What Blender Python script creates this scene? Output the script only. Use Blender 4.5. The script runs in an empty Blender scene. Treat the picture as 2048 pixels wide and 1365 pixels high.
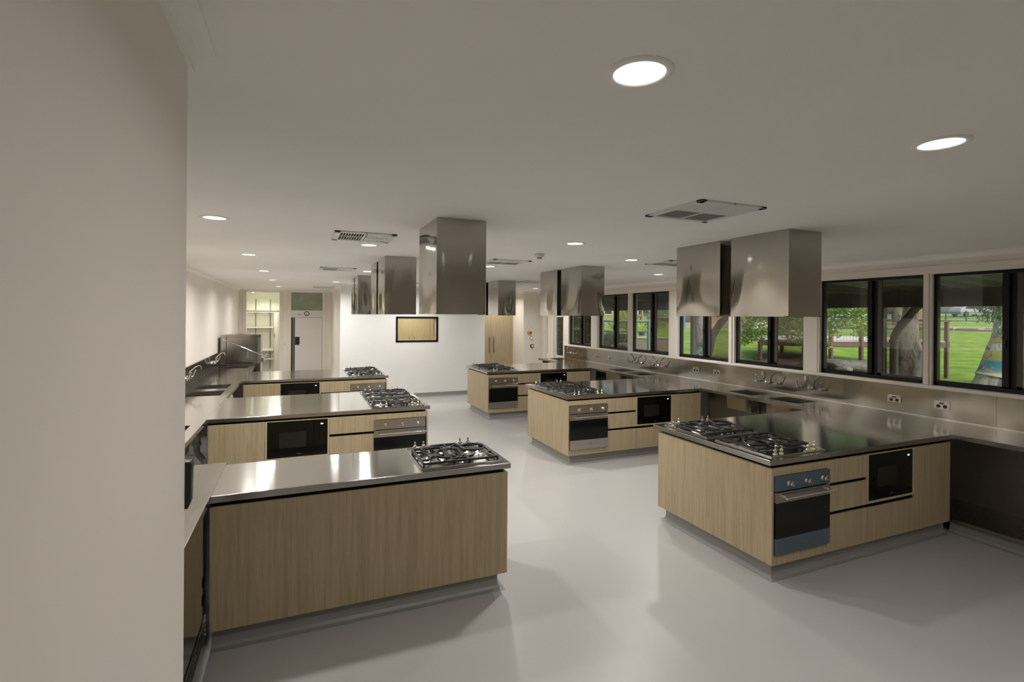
import bpy, bmesh, math, random
from mathutils import Vector, Matrix
PI = math.pi
R = math.radians
scene = bpy.context.scene
col = scene.collection
# ---------------------------------------------------------------- camera, sky, exposure
cd = bpy.data.cameras.new('camera')
cd.sensor_fit = 'HORIZONTAL'; cd.sensor_width = 36.0
cd.lens = 1010.0 / 2048 * 36.0
cd.shift_y = -(682.5 - 632.45) / 2048
cd.clip_start = 0.05; cd.clip_end = 400
cam = bpy.data.objects.new('camera', cd); col.objects.link(cam)
cam.matrix_world = Matrix.Translation((0, 0, 1.96)) @ Matrix.Rotation(-0.3961, 4, 'Z') @ Matrix.Rotation(PI / 2, 4, 'X') @ Matrix.Rotation(0.0073, 4, 'Z')
scene.camera = cam
scene.view_settings.view_transform = 'Standard'
scene.view_settings.look = 'None'
scene.view_settings.gamma = 1.0
scene.view_settings.exposure = 0.25
scene.view_settings.use_curve_mapping = False
cy = scene.cycles
cy.max_bounces = 9; cy.diffuse_bounces = 7; cy.glossy_bounces = 5; cy.transmission_bounces = 4
cy.transparent_max_bounces = 16; cy.sample_clamp_indirect = 5.0; cy.caustics_reflective = True; cy.blur_glossy = 1.0; cy.caustics_refractive = False
cy.use_denoising = True
LAMP_W = 17.5
world = bpy.data.worlds.new('sky'); scene.world = world; world.use_nodes = True
wn = world.node_tree.nodes; wl = world.node_tree.links; wn.clear()
sky = wn.new('ShaderNodeTexSky'); sky.sky_type = 'NISHITA'; sky.sun_disc = False
sky.sun_elevation = R(38); sky.sun_rotation = R(140); sky.air_density = 1.0; sky.dust_density = 4.0; sky.ozone_density = 1.0
hs = wn.new('ShaderNodeHueSaturation'); hs.inputs['Saturation'].default_value = 0.35; hs.inputs['Value'].default_value = 1.0
bg = wn.new('ShaderNodeBackground'); bg.inputs['Strength'].default_value = 0.22
wo = wn.new('ShaderNodeOutputWorld')
wl.new(sky.outputs[0], hs.inputs['Color']); wl.new(hs.outputs[0], bg.inputs[0]); wl.new(bg.outputs[0], wo.inputs[0])
sd = bpy.data.lights.new('sun', 'SUN'); sd.energy = 2.0; sd.angle = R(12); sd.color = (1.0, 0.95, 0.85)
sun = bpy.data.objects.new('sun', sd); col.objects.link(sun)
sun.rotation_euler = (R(35), R(-25), R(20))

# ---------------------------------------------------------------- materials
def mat(name, base=(.5, .5, .5), rough=.5, metal=0., spec=.5, emis=None, estr=0., coat=0.):
    m = bpy.data.materials.new(name); m.use_nodes = True
    b = m.node_tree.nodes['Principled BSDF']
    b.inputs['Base Color'].default_value = (*base, 1)
    b.inputs['Roughness'].default_value = rough
    b.inputs['Metallic'].default_value = metal
    b.inputs['Specular IOR Level'].default_value = spec
    b.inputs['Coat Weight'].default_value = coat
    if emis:
        b.inputs['Emission Color'].default_value = (*emis, 1); b.inputs['Emission Strength'].default_value = estr
    m['b'] = 1
    return m
def coords(m, scale=(1, 1, 1), kind='Object', rot=(0, 0, 0)):
    n = m.node_tree.nodes; l = m.node_tree.links
    tc = n.new('ShaderNodeTexCoord'); mp = n.new('ShaderNodeMapping')
    mp.inputs['Scale'].default_value = scale; mp.inputs['Rotation'].default_value = rot
    l.new(tc.outputs[kind], mp.inputs[0]); return mp.outputs[0]
def noise(m, vec, scale=5, detail=3, rough=.5, dist=0.):
    n = m.node_tree.nodes.new('ShaderNodeTexNoise'); n.inputs['Scale'].default_value = scale
    n.inputs['Detail'].default_value = detail; n.inputs['Roughness'].default_value = rough; n.inputs['Distortion'].default_value = dist
    m.node_tree.links.new(vec, n.inputs['Vector']); return n.outputs['Fac']
def ramp(m, fac, stops):
    n = m.node_tree.nodes.new('ShaderNodeValToRGB'); e = n.color_ramp.elements
    while len(e) < len(stops): e.new(.5)
    for el, (p, c) in zip(e, stops):
        el.position = p; el.color = (*c, 1) if len(c) == 3 else c
    m.node_tree.links.new(fac, n.inputs[0]); return n.outputs[0]
def setc(m, out, inp='Base Color'):
    m.node_tree.links.new(out, m.node_tree.nodes['Principled BSDF'].inputs[inp])
def bump(m, h, strength=.2, dist=.01):
    n = m.node_tree.nodes.new('ShaderNodeBump'); n.inputs['Strength'].default_value = strength; n.inputs['Distance'].default_value = dist
    m.node_tree.links.new(h, n.inputs['Height']); setc(m, n.outputs[0], 'Normal')
M = {}
def paint(name, c, rough=.55, s=900):
    m = mat(name, c, rough, spec=.35); v = coords(m)
    f = noise(m, v, 1.2, 3); a = tuple(x * .975 for x in c); b = tuple(min(1, x * 1.02) for x in c)
    setc(m, ramp(m, f, [(.3, a), (.7, b)])); bump(m, noise(m, v, s, 2), .04, .001)
    M[name] = m; return m
paint('wall_paint', (.82, .775, .71)); paint('ceiling_paint', (.88, .865, .835), .75)
paint('trim_paint', (.80, .75, .67), .35); paint('white_paint', (.84, .835, .83), .45)
paint('cream_room', (.80, .79, .70)); paint('coolroom_white', (.70, .69, .66), .4)
# speckled grey vinyl
m = mat('floor_vinyl', (.5, .49, .48), .34, spec=.45); v = coords(m)
f1 = noise(m, v, .8, 3); cA = ramp(m, f1, [(.3, (.415, .405, .395)), (.7, (.44, .43, .42))])
vo = m.node_tree.nodes.new('ShaderNodeTexVoronoi'); vo.inputs['Scale'].default_value = 42; m.node_tree.links.new(v, vo.inputs['Vector'])
sp = ramp(m, vo.outputs['Distance'], [(.0, (1, 1, 1)), (.10, (0, 0, 0))])
sp2 = ramp(m, noise(m, v, 23, 1), [(.60, (0, 0, 0)), (.62, (1, 1, 1))])
mx0 = m.node_tree.nodes.new('ShaderNodeMath'); mx0.operation = 'MULTIPLY'
m.node_tree.links.new(sp, mx0.inputs[0]); m.node_tree.links.new(sp2, mx0.inputs[1])
mx = m.node_tree.nodes.new('ShaderNodeMix'); mx.data_type = 'RGBA'
m.node_tree.links.new(mx0.outputs[0], mx.inputs[0]); m.node_tree.links.new(cA, mx.inputs[6])
spk = ramp(m, vo.outputs['Color'], [(.35, (.75, .74, .72)), (.6, (.60, .45, .38)), (.8, (.25, .3, .33))])
m.node_tree.links.new(spk, mx.inputs[7]); setc(m, mx.outputs[2])
bump(m, noise(m, v, 160, 2), .06, .001); M['floor_vinyl'] = m
m = mat('kick_vinyl', (.27, .265, .25), .4); M['kick_vinyl'] = m
# brushed stainless: scratches run along one local axis
def steel(name, base, rough, sc=(3, 220, 220), wav=.0, ws=1.6, aniso=0., tan=(0, 1, 0)):
    m = mat(name, base, rough, 1.0); v = coords(m, sc)
    if aniso:
        m.node_tree.nodes['Principled BSDF'].inputs['Anisotropic'].default_value = aniso
        tn = m.node_tree.nodes.new('ShaderNodeCombineXYZ')
        for i in range(3): tn.inputs[i].default_value = tan[i]
        setc(m, tn.outputs[0], 'Tangent')
    f = noise(m, v, 1.0, 4, .6)
    setc(m, ramp(m, f, [(.3, (rough * .8,) * 3), (.7, (rough * 1.25,) * 3)]), 'Roughness')
    n = m.node_tree.nodes; l = m.node_tree.links
    b1 = n.new('ShaderNodeBump'); b1.inputs['Strength'].default_value = .02; b1.inputs['Distance'].default_value = .0002
    l.new(f, b1.inputs['Height'])
    if wav:
        f2 = noise(m, coords(m), ws, 1, .4)
        b2 = n.new('ShaderNodeBump'); b2.inputs['Strength'].default_value = 1.0; b2.inputs['Distance'].default_value = wav
        l.new(f2, b2.inputs['Height']); l.new(b2.outputs[0], b1.inputs['Normal'])
    setc(m, b1.outputs[0], 'Normal')
    M[name] = m; return m
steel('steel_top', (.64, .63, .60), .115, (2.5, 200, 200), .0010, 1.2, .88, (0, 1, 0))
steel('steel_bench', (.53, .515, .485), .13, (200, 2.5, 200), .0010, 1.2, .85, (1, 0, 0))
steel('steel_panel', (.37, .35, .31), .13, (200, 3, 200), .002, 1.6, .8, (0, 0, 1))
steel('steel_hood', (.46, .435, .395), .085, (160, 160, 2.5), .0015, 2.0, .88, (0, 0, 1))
steel('steel_dark', (.34, .32, .29), .28, (160, 160, 3))
steel('steel_oven', (.44, .42, .395), .22, (3, 200, 200), aniso=.6, tan=(0, 0, 1))
steel('steel_matte', (.46, .42, .36), .42, (160, 160, 3))
M['chrome'] = mat('chrome', (.80, .79, .77), .06, 1.0)
M['warm_chrome'] = mat('warm_chrome', (.72, .66, .56), .12, 1.0)
M['film_blue'] = mat('film_blue', (.085, .125, .165), .38, .15)
M['black'] = mat('black', (.006, .006, .006), .45)
M['black_frame'] = mat('black_frame', (.007, .007, .008), .35, spec=.3)
M['screen_bar'] = mat('screen_bar', (.075, .062, .052), .5)
M['gap'] = mat('gap', (.004, .004, .004), .8, spec=.1)
M['oven_glass'] = mat('oven_glass', (.004, .004, .004), .08, spec=.35)
M['mw_glass'] = mat('mw_glass', (.003, .003, .003), .06, spec=.3)
M['mw_window'] = mat('mw_window', (.016, .015, .013), .25, spec=.3)
M['cast_iron'] = mat('cast_iron', (.020, .020, .021), .42)
M['burner_cap'] = mat('burner_cap', (.012, .012, .012), .5)
M['aluminium'] = mat('aluminium', (.60, .58, .55), .28, 1.0)
M['bronze'] = mat('bronze', (.10, .075, .055), .4, .7)
M['lamp_glow'] = mat('lamp_glow', (.9, .9, .9), .4, emis=(1, .98, .97), estr=4.0)
M['led'] = mat('led', (.1, .1, .5), .4, emis=(.35, .4, 1.0), estr=2.5)
M['plastic_white'] = mat('plastic_white', (.74, .73, .72), .35)
M['pvc'] = mat('pvc', (.62, .60, .56), .3)
M['red'] = mat('red', (.45, .02, .015), .35)
M['yellow'] = mat('yellow', (.75, .38, .02), .4)
M['green_box'] = mat('green_box', (.02, .10, .06), .4)
M['blue_mark'] = mat('blue_mark', (.03, .08, .5), .3)
M['logo'] = mat('logo', (.22, .22, .21), .35, .5)
M['etch'] = mat('etch', (.05, .05, .05), .5)
M['green_transom'] = mat('green_transom', (.24, .28, .19), .12, spec=.5)
v = coords(M['green_transom']); setc(M['green_transom'], ramp(M['green_transom'], noise(M['green_transom'], v, 5, 4), [(.3, (.27, .31, .22)), (.7, (.36, .39, .29))]))
# oak veneer with vertical grain
def wood(name, light, dark, axis='Z', sc=1.):
    m = mat(name, light, .45, spec=.3)
    s = {'Z': (26, 26, .8), 'X': (.8, 26, 26)}[axis]
    v = coords(m, tuple(x * sc for x in s))
    a = noise(m, v, 1.6, 6, .62, .25); b = noise(m, coords(m, tuple(x * sc * 3.2 for x in s)), 2.2, 4, .7)
    c1 = ramp(m, a, [(.30, dark), (.55, light), (.8, tuple(min(1, x * 1.06) for x in light))])
    n = m.node_tree.nodes.new('ShaderNodeMix'); n.data_type = 'RGBA'; n.blend_type = 'MULTIPLY'; n.inputs[0].default_value = .55
    c2 = ramp(m, b, [(.33, (.72, .69, .64)), (.5, (1, 1, 1))])
    m.node_tree.links.new(c1, n.inputs[6]); m.node_tree.links.new(c2, n.inputs[7]); setc(m, n.outputs[2])
    bump(m, b, .05, .001); M[name] = m; return m
wood('oak', (.45, .365, .232), (.36, .285, .172))
wood('oak_edge', (.53, .44, .28), (.46, .37, .23))
wood('deck_wood', (.17, .105, .085), (.11, .065, .055), 'X', .5)
# window glass: thin sheet that mostly transmits and reflects by Fresnel
def glass(name, tint=(1, 1, 1), gain=1.5):
    m = bpy.data.materials.new(name); m.use_nodes = True; n = m.node_tree.nodes; l = m.node_tree.links; n.clear()
    o = n.new('ShaderNodeOutputMaterial'); mx = n.new('ShaderNodeMixShader'); t = n.new('ShaderNodeBsdfTransparent'); g = n.new('ShaderNodeBsdfGlossy')
    g.inputs['Roughness'].default_value = 0.0; t.inputs[0].default_value = (*tint, 1)
    f = n.new('ShaderNodeFresnel'); f.inputs[0].default_value = 1.5; mu = n.new('ShaderNodeMath'); mu.operation = 'MULTIPLY'; mu.inputs[1].default_value = gain; mu.use_clamp = True
    ge = n.new('ShaderNodeNewGeometry'); iv = n.new('ShaderNodeMath'); iv.operation = 'SUBTRACT'; iv.inputs[0].default_value = 1.0; m2 = n.new('ShaderNodeMath'); m2.operation = 'MULTIPLY'
    l.new(ge.outputs['Backfacing'], iv.inputs[1]); l.new(iv.outputs[0], m2.inputs[1])
    l.new(f.outputs[0], mu.inputs[0]); l.new(mu.outputs[0], m2.inputs[0]); l.new(m2.outputs[0], mx.inputs[0]); l.new(t.outputs[0], mx.inputs[1]); l.new(g.outputs[0], mx.inputs[2]); l.new(mx.outputs[0], o.inputs[0])
    M[name] = m
glass('pane_clear', (.93, .95, .94)); glass('pane_screen', (.66, .64, .60)); glass('pane_inner', (.95, .97, .93), 1.8)
# ---------------------------------------------------------------- mesh collector
class MB:
    def __init__(s): s.v = []; s.f = []; s.smooth = []
    def add(s, vs, fs, smooth=False):
        o = len(s.v); s.v += [tuple(p) for p in vs]; s.f += [tuple(i + o for i in f) for f in fs]; s.smooth += [smooth] * len(fs); return s
    def box(s, x0, x1, y0, y1, z0, z1):
        if x0 > x1: x0, x1 = x1, x0
        if y0 > y1: y0, y1 = y1, y0
        if z0 > z1: z0, z1 = z1, z0
        return s.add([(x0, y0, z0), (x1, y0, z0), (x1, y1, z0), (x0, y1, z0), (x0, y0, z1), (x1, y0, z1), (x1, y1, z1), (x0, y1, z1)],
                     [(0, 3, 2, 1), (4, 5, 6, 7), (0, 1, 5, 4), (1, 2, 6, 5), (2, 3, 7, 6), (3, 0, 4, 7)])
    def tube(s, pts, r, n=10, closed=False, caps=True):
        pts = [Vector(p) for p in pts]; rs = r if isinstance(r, (list, tuple)) else [r] * len(pts)
        rings = []; up = Vector((0, 0, 1)); N = len(pts); prev = None
        for i, p in enumerate(pts):
            if closed: t = pts[(i + 1) % N] - pts[i - 1]
            else: t = pts[min(i + 1, N - 1)] - pts[max(i - 1, 0)]
            t.normalize()
            a = prev if prev is not None else (up if abs(t.z) < .95 else Vector((1, 0, 0)))
            b = t.cross(a)
            if b.length < 1e-5: b = t.cross(Vector((1, 0, 0)))
            b.normalize(); a = b.cross(t).normalized(); prev = a
            rings.append([p + (a * math.cos(2 * PI * k / n) + b * math.sin(2 * PI * k / n)) * rs[i] for k in range(n)])
        vs = [q for rg in rings for q in rg]; fs = []
        for i in range(N if closed else N - 1):
            j = (i + 1) % N
            for k in range(n): fs.append((i * n + k, j * n + k, j * n + (k + 1) % n, i * n + (k + 1) % n))
        s.add(vs, fs, True)
        if caps and not closed: s.add(rings[0], [tuple(range(n))]); s.add(rings[-1], [tuple(range(n))[::-1]])
        return s
    def lathe(s, prof, c=(0, 0, 0), n=24, axis='Z'):
        vs = []; fs = []
        for r_, z_ in prof:
            for k in range(n):
                a = 2 * PI * k / n; x, y = r_ * math.cos(a), r_ * math.sin(a)
                p = {'Z': (x, y, z_), 'Y': (x, z_, -y), 'X': (z_, x, y)}[axis]
                vs.append((p[0] + c[0], p[1] + c[1], p[2] + c[2]))
        for i in range(len(prof) - 1):
            for k in range(n): fs.append((i * n + k, i * n + (k + 1) % n, (i + 1) * n + (k + 1) % n, (i + 1) * n + k))
        return s.add(vs, fs, True)
    def disc(s, c, r, n=24, axis='Z', flip=False):
        vs = []
        for k in range(n):
            a = 2 * PI * k / n; x, y = r * math.cos(a), r * math.sin(a)
            p = {'Z': (x, y, 0), 'Y': (x, 0, -y), 'X': (0, x, y)}[axis]; vs.append((p[0] + c[0], p[1] + c[1], p[2] + c[2]))
        f = tuple(range(n)); return s.add(vs, [f[::-1] if flip else f])
    def prism(s, poly, axis, a, b):
        """extrude a 2-D polygon along an axis: X -> (y,z), Y -> (x,z), Z -> (x,y)"""
        def P(u, v, w): return {'X': (w, u, v), 'Y': (u, w, v), 'Z': (u, v, w)}[axis]
        n = len(poly); vs = [P(u, v, a) for u, v in poly] + [P(u, v, b) for u, v in poly]
        fs = [(i, (i + 1) % n, n + (i + 1) % n, n + i) for i in range(n)] + [tuple(range(n))[::-1], tuple(range(n, 2 * n))]
        return s.add(vs, fs)
    def build(s, name, material, parent=None, bevel=0, seg=2):
        me = bpy.data.meshes.new(name)
        o = Vector((0, 0, 0)); q = parent
        while q is not None: o = o + q.location; q = q.parent
        me.from_pydata([(x - o.x, y - o.y, z - o.z) for x, y, z in s.v], [], s.f)
        me.polygons.foreach_set('use_smooth', s.smooth)
        me.materials.append(material); me.update()
        bm = bmesh.new(); bm.from_mesh(me); bmesh.ops.recalc_face_normals(bm, faces=bm.faces); bm.to_mesh(me); bm.free()
        ob = bpy.data.objects.new(name, me); col.objects.link(ob)
        if parent is not None: ob.parent = parent
        if bevel:
            md = ob.modifiers.new('bevel', 'BEVEL'); md.width = bevel; md.segments = seg; md.limit_method = 'ANGLE'; md.angle_limit = R(40)
        return ob
def tag(o, label=None, cat=None, group=None, kind=None):
    if label: o['label'] = label
    if cat: o['category'] = cat
    if group: o['group'] = group
    if kind: o['kind'] = kind
    return o
def root(name, loc, label=None, cat=None, group=None, kind=None, world=True):
    """Empty at a thing's base; its parts are given in world metres (world=True) or in its own local metres"""
    o = bpy.data.objects.new(name, None); o.empty_display_size = .1; col.objects.link(o); o.location = loc
    return tag(o, label, cat, group, kind)
def copy_tree(o, parent=None):
    c = o.copy(); col.objects.link(c)
    if parent is not None: c.parent = parent
    for ch in [x for x in bpy.data.objects if x.parent == o]: copy_tree(ch, c)
    return c
class Proto:
    """first placement uses the built thing itself, the next ones copy it with its parts"""
    def __init__(s, o): s.o = o; s.used = False; s.tree = None
    def put(s, loc, rz=0, label=None, group=None, scale=None):
        if not s.used: o = s.o; s.used = True
        else: o = copy_tree(s.o)
        o.location = loc; o.rotation_euler = (0, 0, rz)
        if scale: o.scale = scale
        if label: o['label'] = label
        if group: o['group'] = group
        return o
def struct(name, mb, material, parent=None, bevel=0):
    o = mb.build(name, material, parent, bevel)
    if parent is None: o['kind'] = 'structure'
    return o
def sproot(name, loc):
    return root(name, loc, kind='structure')
def label_text(txt, size, loc, rot, material, parent, name='lettering', ext=.0004):
    cu = bpy.data.curves.new(name, 'FONT'); cu.body = txt; cu.size = size; cu.extrude = ext; cu.align_x = 'CENTER'; cu.align_y = 'CENTER'
    tmp = bpy.data.objects.new(name, cu); col.objects.link(tmp); bpy.context.view_layer.update()
    me = bpy.data.meshes.new_from_object(tmp.evaluated_get(bpy.context.evaluated_depsgraph_get())); bpy.data.objects.remove(tmp)
    me.materials.clear(); me.materials.append(material)
    o = bpy.data.objects.new(name, me); col.objects.link(o); o.parent = parent; o.location = loc; o.rotation_euler = rot; return o

# ================================================================ SETTING
ZC = 2.645
XR = 6.26           # window wall, inner face
XL = -1.56          # blank side wall
YB = 15.6           # wall with the two doors
YS = 12.0           # white wall with the servery hatch
struct('floor', MB().box(-1.75, 6.9, -2.4, 17.6, -.12, 0), M['floor_vinyl'])
struct('ceiling', MB().box(-1.75, 6.9, -2.4, 17.6, ZC, ZC + .1), M['ceiling_paint'])
struct('wall_left', MB().box(XL - .12, XL, -2.4, 17.4, 0, ZC), M['wall_paint'])
struct('wall_front', MB().box(XL, 6.9, -2.52, -2.4, 0, ZC), M['wall_paint'])
# the wall stub beside the camera
struct('wall_near', MB().box(-.39, -.268, -2.4, 1.497, 0, ZC), M['wall_paint'], bevel=.002)
# window wall with its openings (y0, y1)
WZ0, WZ1 = 1.250, 2.445
WIN = [(11.25, 10.16), (9.87, 8.73), (8.615, 7.46), (7.23, 6.055), (5.95, 4.76), (4.54, 3.345), (3.27, 2.08)]
ys = sorted([(b, a) for a, b in WIN])
w = MB(); w.box(XR, XR + .14, -2.4, 11.42, 0, WZ0); w.box(XR, XR + .14, -2.4, 11.42, WZ1, ZC)
prev = -2.4
for a, b in ys: w.box(XR, XR + .14, prev, a, WZ0, WZ1); prev = b
w.box(XR, XR + .14, prev, 11.42, WZ0, WZ1)
struct('wall_right', w, M['trim_paint'])
# end of the window wall with the glazed doors
XD = XR
w = MB(); w.box(XR, XR + .14, 11.42, 11.50, 0, ZC); w.box(XR, XR + .14, 11.50, 12.56, 2.06, ZC); w.box(XR, XR + .14, 12.56, 12.99, 0, ZC)
struct('wall_right_end', w, M['trim_paint'])
struct('wall_switches', MB().box(5.737, XR, 12.87, 12.99, 0, ZC), M['wall_paint'])
struct('wall_alcove_side', MB().box(5.737, 5.857, 12.99, 14.3, 0, ZC), M['wall_paint'])
struct('wall_alcove_back', MB().box(4.28, 5.857, 14.3, 14.42, 0, ZC), M['wall_paint'])
# servery wall with the hatch
HX0, HX1, HZ0, HZ1 = 2.063, 3.078, 1.320, 1.928
w = MB(); w.box(.82, HX0, YS, YS + .12, 0, ZC); w.box(HX1, 4.28, YS, YS + .12, 0, ZC); w.box(HX0, HX1, YS, YS + .12, 0, HZ0); w.box(HX0, HX1, YS, YS + .12, HZ1, ZC)
struct('wall_back', w, M['white_paint'])
struct('wall_return', MB().box(.82, .94, YS + .12, YB + .12, 0, ZC), M['wall_paint'])
struct('wall_store_side', MB().box(4.16, 4.28, YS + .12, 14.97, 0, ZC), M['white_paint'])
struct('wall_store_back', MB().box(.94, 4.16, 14.4, 14.5, 0, ZC), M['cream_room'])
# wall with pantry doorway and cool room door
w = MB(); w.box(XL, -1.38, YB, YB + .12, 0, ZC); w.box(-.55, -.25, YB, YB + .12, 0, ZC); w.box(.577, .82, YB, YB + .12, 0, ZC)
w.box(-1.38, -.55, YB, YB + .12, 2.575, ZC); w.box(-.25, .577, YB, YB + .12, 2.6, ZC)
struct('wall_doors', w, M['wall_paint'])
struct('wall_pantry_back', MB().box(XL, -.1, 17.15, 17.25, 0, ZC), M['cream_room'])
struct('wall_pantry_side', MB().box(-.42, -.32, YB + .12, 17.15, 0, ZC), M['cream_room'])
# cornice
CO = .057
def cornice(name, axis, a, b, wall, side, mirror=1):
    # quarter-cove profile; side = direction from wall into the room
    prof = [(wall, ZC - CO), (wall + side * .006, ZC - CO)]
    for k in range(7):
        t = k / 6 * PI / 2; prof.append((wall + side * (CO - (CO - .008) * math.cos(t)), ZC - CO + (CO - .006) * math.sin(t)))
    prof += [(wall + side * CO, ZC), (wall, ZC)]
    o = MB(); o.prism(prof, axis, a, b); return struct(name, o, M['ceiling_paint'])
cornice('trim_1', 'Y', -2.4, YB, XL, 1)
cornice('trim_2', 'Y', -2.4, 12.87, XR, -1)
cornice('trim_3', 'X', .82, 4.28, YS, -1)
cornice('trim_4', 'X', XL, .82, YB, -1)
cornice('trim_5', 'Y', YS - CO, YB, .82, -1)
cornice('trim_6', 'X', 5.737 - CO, XR, 12.87, -1)
cornice('trim_7', 'Y', 12.87 - CO, 14.3, 5.737, -1)
# near wall cornice: square cut end a little past the wall
cornice('trim_8', 'Y', -2.4, 1.535, -.268, 1)
# skirtings
struct('baseboard_back', MB().prism([(YS, 0), (YS - .05, 0), (YS - .022, .012), (YS - .012, .04), (YS - .01, .10), (YS, .105)], 'X', .81, 4.28), M['kick_vinyl'])
struct('baseboard_return', MB().prism([(.82, 0), (.78, 0), (.808, .02), (.812, .10), (.82, .105)], 'Y', YS - .01, YB), M['kick_vinyl'])
# window head board, sill, mullion trims
struct('trim_9', MB().box(XR - .016, XR, -2.4, 11.42, WZ1 + .004, 2.533), M['trim_paint'], bevel=.003)
struct('trim_10', MB().prism([(XR + .05, 1.212), (XR - .03, 1.212), (XR - .034, 1.222), (XR - .034, 1.238), (XR - .03, 1.246), (XR + .05, 1.250)], 'Y', 1.0, 11.42), M['trim_paint'])
n = 11
yy = sorted([c for w_ in WIN for c in w_])
for i in range(1, len(yy) - 1, 2):
    a, b = yy[i], yy[i + 1]
    if b - a < .15:
        c = (a + b) / 2; t = MB(); t.box(XR - .004, XR, a - .004, b + .004, WZ0, WZ1); t.box(XR - .02, XR - .004, c - .018, c + .018, WZ0, WZ1 + .01)
    else:
        t = MB(); t.box(XR - .010, XR, a - .004, b + .004, WZ0, WZ1); t.box(XR - .018, XR - .010, a + .02, a + .05, WZ0, WZ1)
    struct('trim_%d' % n, t, M['trim_paint'], bevel=.002); n += 1
# windows: black sliding aluminium frames
def window(i, y0, y1):
    r_ = sproot('window_%d' % i, (XR + .06, (y0 + y1) / 2, WZ0))
    X0, X1 = XR + .04, XR + .10; fw = .032
    f = MB(); f.box(X0, X1, y0, y1, WZ0, WZ0 + fw + .008); f.box(X0, X1, y0, y1, WZ1 - fw, WZ1)
    f.box(X0, X1, y0, y0 + fw, WZ0, WZ1); f.box(X0, X1, y1 - fw, y1, WZ0, WZ1)
    f.build('window_frame', M['black_frame'], r_, .002)
    ym = y0 + (y1 - y0) * .475
    s = MB(); s.box(X0 + .004, X0 + .03, ym, ym + .05, WZ0 + .03, WZ1 - fw); s.box(X0 + .004, X0 + .03, ym, y1 - fw, WZ0 + .036, WZ0 + .056)
    s.box(X0 + .036, X1 - .004, ym - .05, ym + .012, WZ0 + .03, WZ1 - fw)
    s.build('sash', M['black_frame'], r_)
    MB().box(X1 - .03, X1 - .012, ym - .092, ym - .05, WZ0 + .03, WZ1 - fw).box(X1 - .03, X1 - .012, y0 + fw, ym - .05, WZ0 + .04, WZ0 + .066).build('screen_frame', M['screen_bar'], r_)
    MB().box(X0 + .010, X0 + .028, ym + .012, ym + .038, 1.66, 1.78).box(X0 - .012, X0 + .01, ym + .018, ym + .032, 1.68, 1.76).build('latch', M['black'], r_)
    MB().box(X0 + .014, X0 + .018, ym + .05, y1 - fw, WZ0 + .056, WZ1 - fw).build('pane', M['pane_clear'], r_)
    MB().box(X0 + .044, X0 + .048, y0 + fw, ym - .05, WZ0 + .03, WZ1 - fw).build('pane', M['pane_screen'], r_)
for i, (a, b) in enumerate(WIN): window(i + 1, b, a)
# glazed double doors in the bay
for i, (a, b) in enumerate([(11.52, 12.03), (12.43, 12.54)]):
    r_ = sproot('door_%d' % (i + 1), (XD + .03, a, 0))
    st = .07 if i == 0 else .02
    f = MB(); f.box(XD + .03, XD + .07, a, a + st, .02, 2.04); f.box(XD + .03, XD + .07, b, b + (.0 if i == 0 else .02), .02, 2.04)
    f.box(XD + .03, XD + .07, b - st * .3, b + .001, .02, 2.04); f.box(XD + .03, XD + .07, a, b, 1.94, 2.04); f.box(XD + .03, XD + .07, a, b, .02, .926)
    f.build('door_leaf', M['trim_paint'], r_, .002)
    MB().box(XD + .048, XD + .053, a + st, b - st * .3, .926, 1.94).build('pane', M['pane_clear'], r_)
struct('trim_30', MB().box(XD + .01, XD + .09, 12.03, 12.43, 0, 2.06).box(XD - .012, XD, 12.06, 12.24, 0, 2.1), M['trim_paint'], bevel=.003)
struct('trim_31', MB().box(XD - .02, XD, 12.56, 12.78, 0, 2.13).box(XD - .03, XD - .02, 12.60, 12.64, 0, 2.13).box(XD - .03, XD - .02, 12.71, 12.76, 0, 2.13), M['trim_paint'], bevel=.003)
# architraves and transoms of the two far doors
def arch(name, x0, x1, z): return struct(name, MB().box(x0, x1, YB - .018, YB, 0, z), M['trim_paint'], bevel=.003)
arch('trim_32', -1.475, -1.38, 2.61); arch('trim_33', -.55, -.466, 2.61); arch('trim_34', -.338, -.25, 2.62); arch('trim_35', .577, .672, 2.62)
struct('trim_36', MB().box(-1.38, -.55, YB - .012, YB + .1, 2.022, 2.06).box(-.25, .577, YB - .012, YB + .1, 2.035, 2.075), M['trim_paint'], bevel=.002)
r_ = sproot('window_8', (-.965, YB + .05, 2.06)); MB().box(-1.38, -.55, YB + .05, YB + .056, 2.06, 2.575).build('pane', M['pane_inner'], r_)
r_ = sproot('window_9', (.163, YB + .05, 2.075)); MB().box(-.25, .577, YB + .03, YB + .04, 2.075, 2.6).build('pane', M['green_transom'], r_)
# hatch lining and glass
r_ = sproot('window_10', (2.57, YS, HZ0)); t = .045
f = MB(); f.box(HX0, HX0 + t, YS - .012, YS + .13, HZ0, HZ1); f.box(HX1 - t, HX1, YS - .012, YS + .13, HZ0, HZ1); f.box(HX0, HX1, YS - .012, YS + .13, HZ0, HZ0 + t); f.box(HX0, HX1, YS - .012, YS + .13, HZ1 - t, HZ1)
f.build('window_frame', M['black_frame'], r_, .002)
f = MB(); b = .006
f.box(HX0 + t, HX0 + t + b, YS + .02, YS + .13, HZ0 + t, HZ1 - t); f.box(HX1 - t - b, HX1 - t, YS + .02, YS + .13, HZ0 + t, HZ1 - t)
f.box(HX0 + t, HX1 - t, YS + .02, YS + .13, HZ0 + t, HZ0 + t + b); f.box(HX0 + t, HX1 - t, YS + .02, YS + .13, HZ1 - t - b, HZ1 - t)
f.build('lining', M['oak_edge'], r_)
MB().box(HX0 + t + b, HX1 - t - b, YS + .06, YS + .065, HZ0 + t + b, HZ1 - t - b).build('pane', M['pane_inner'], r_)

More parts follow.
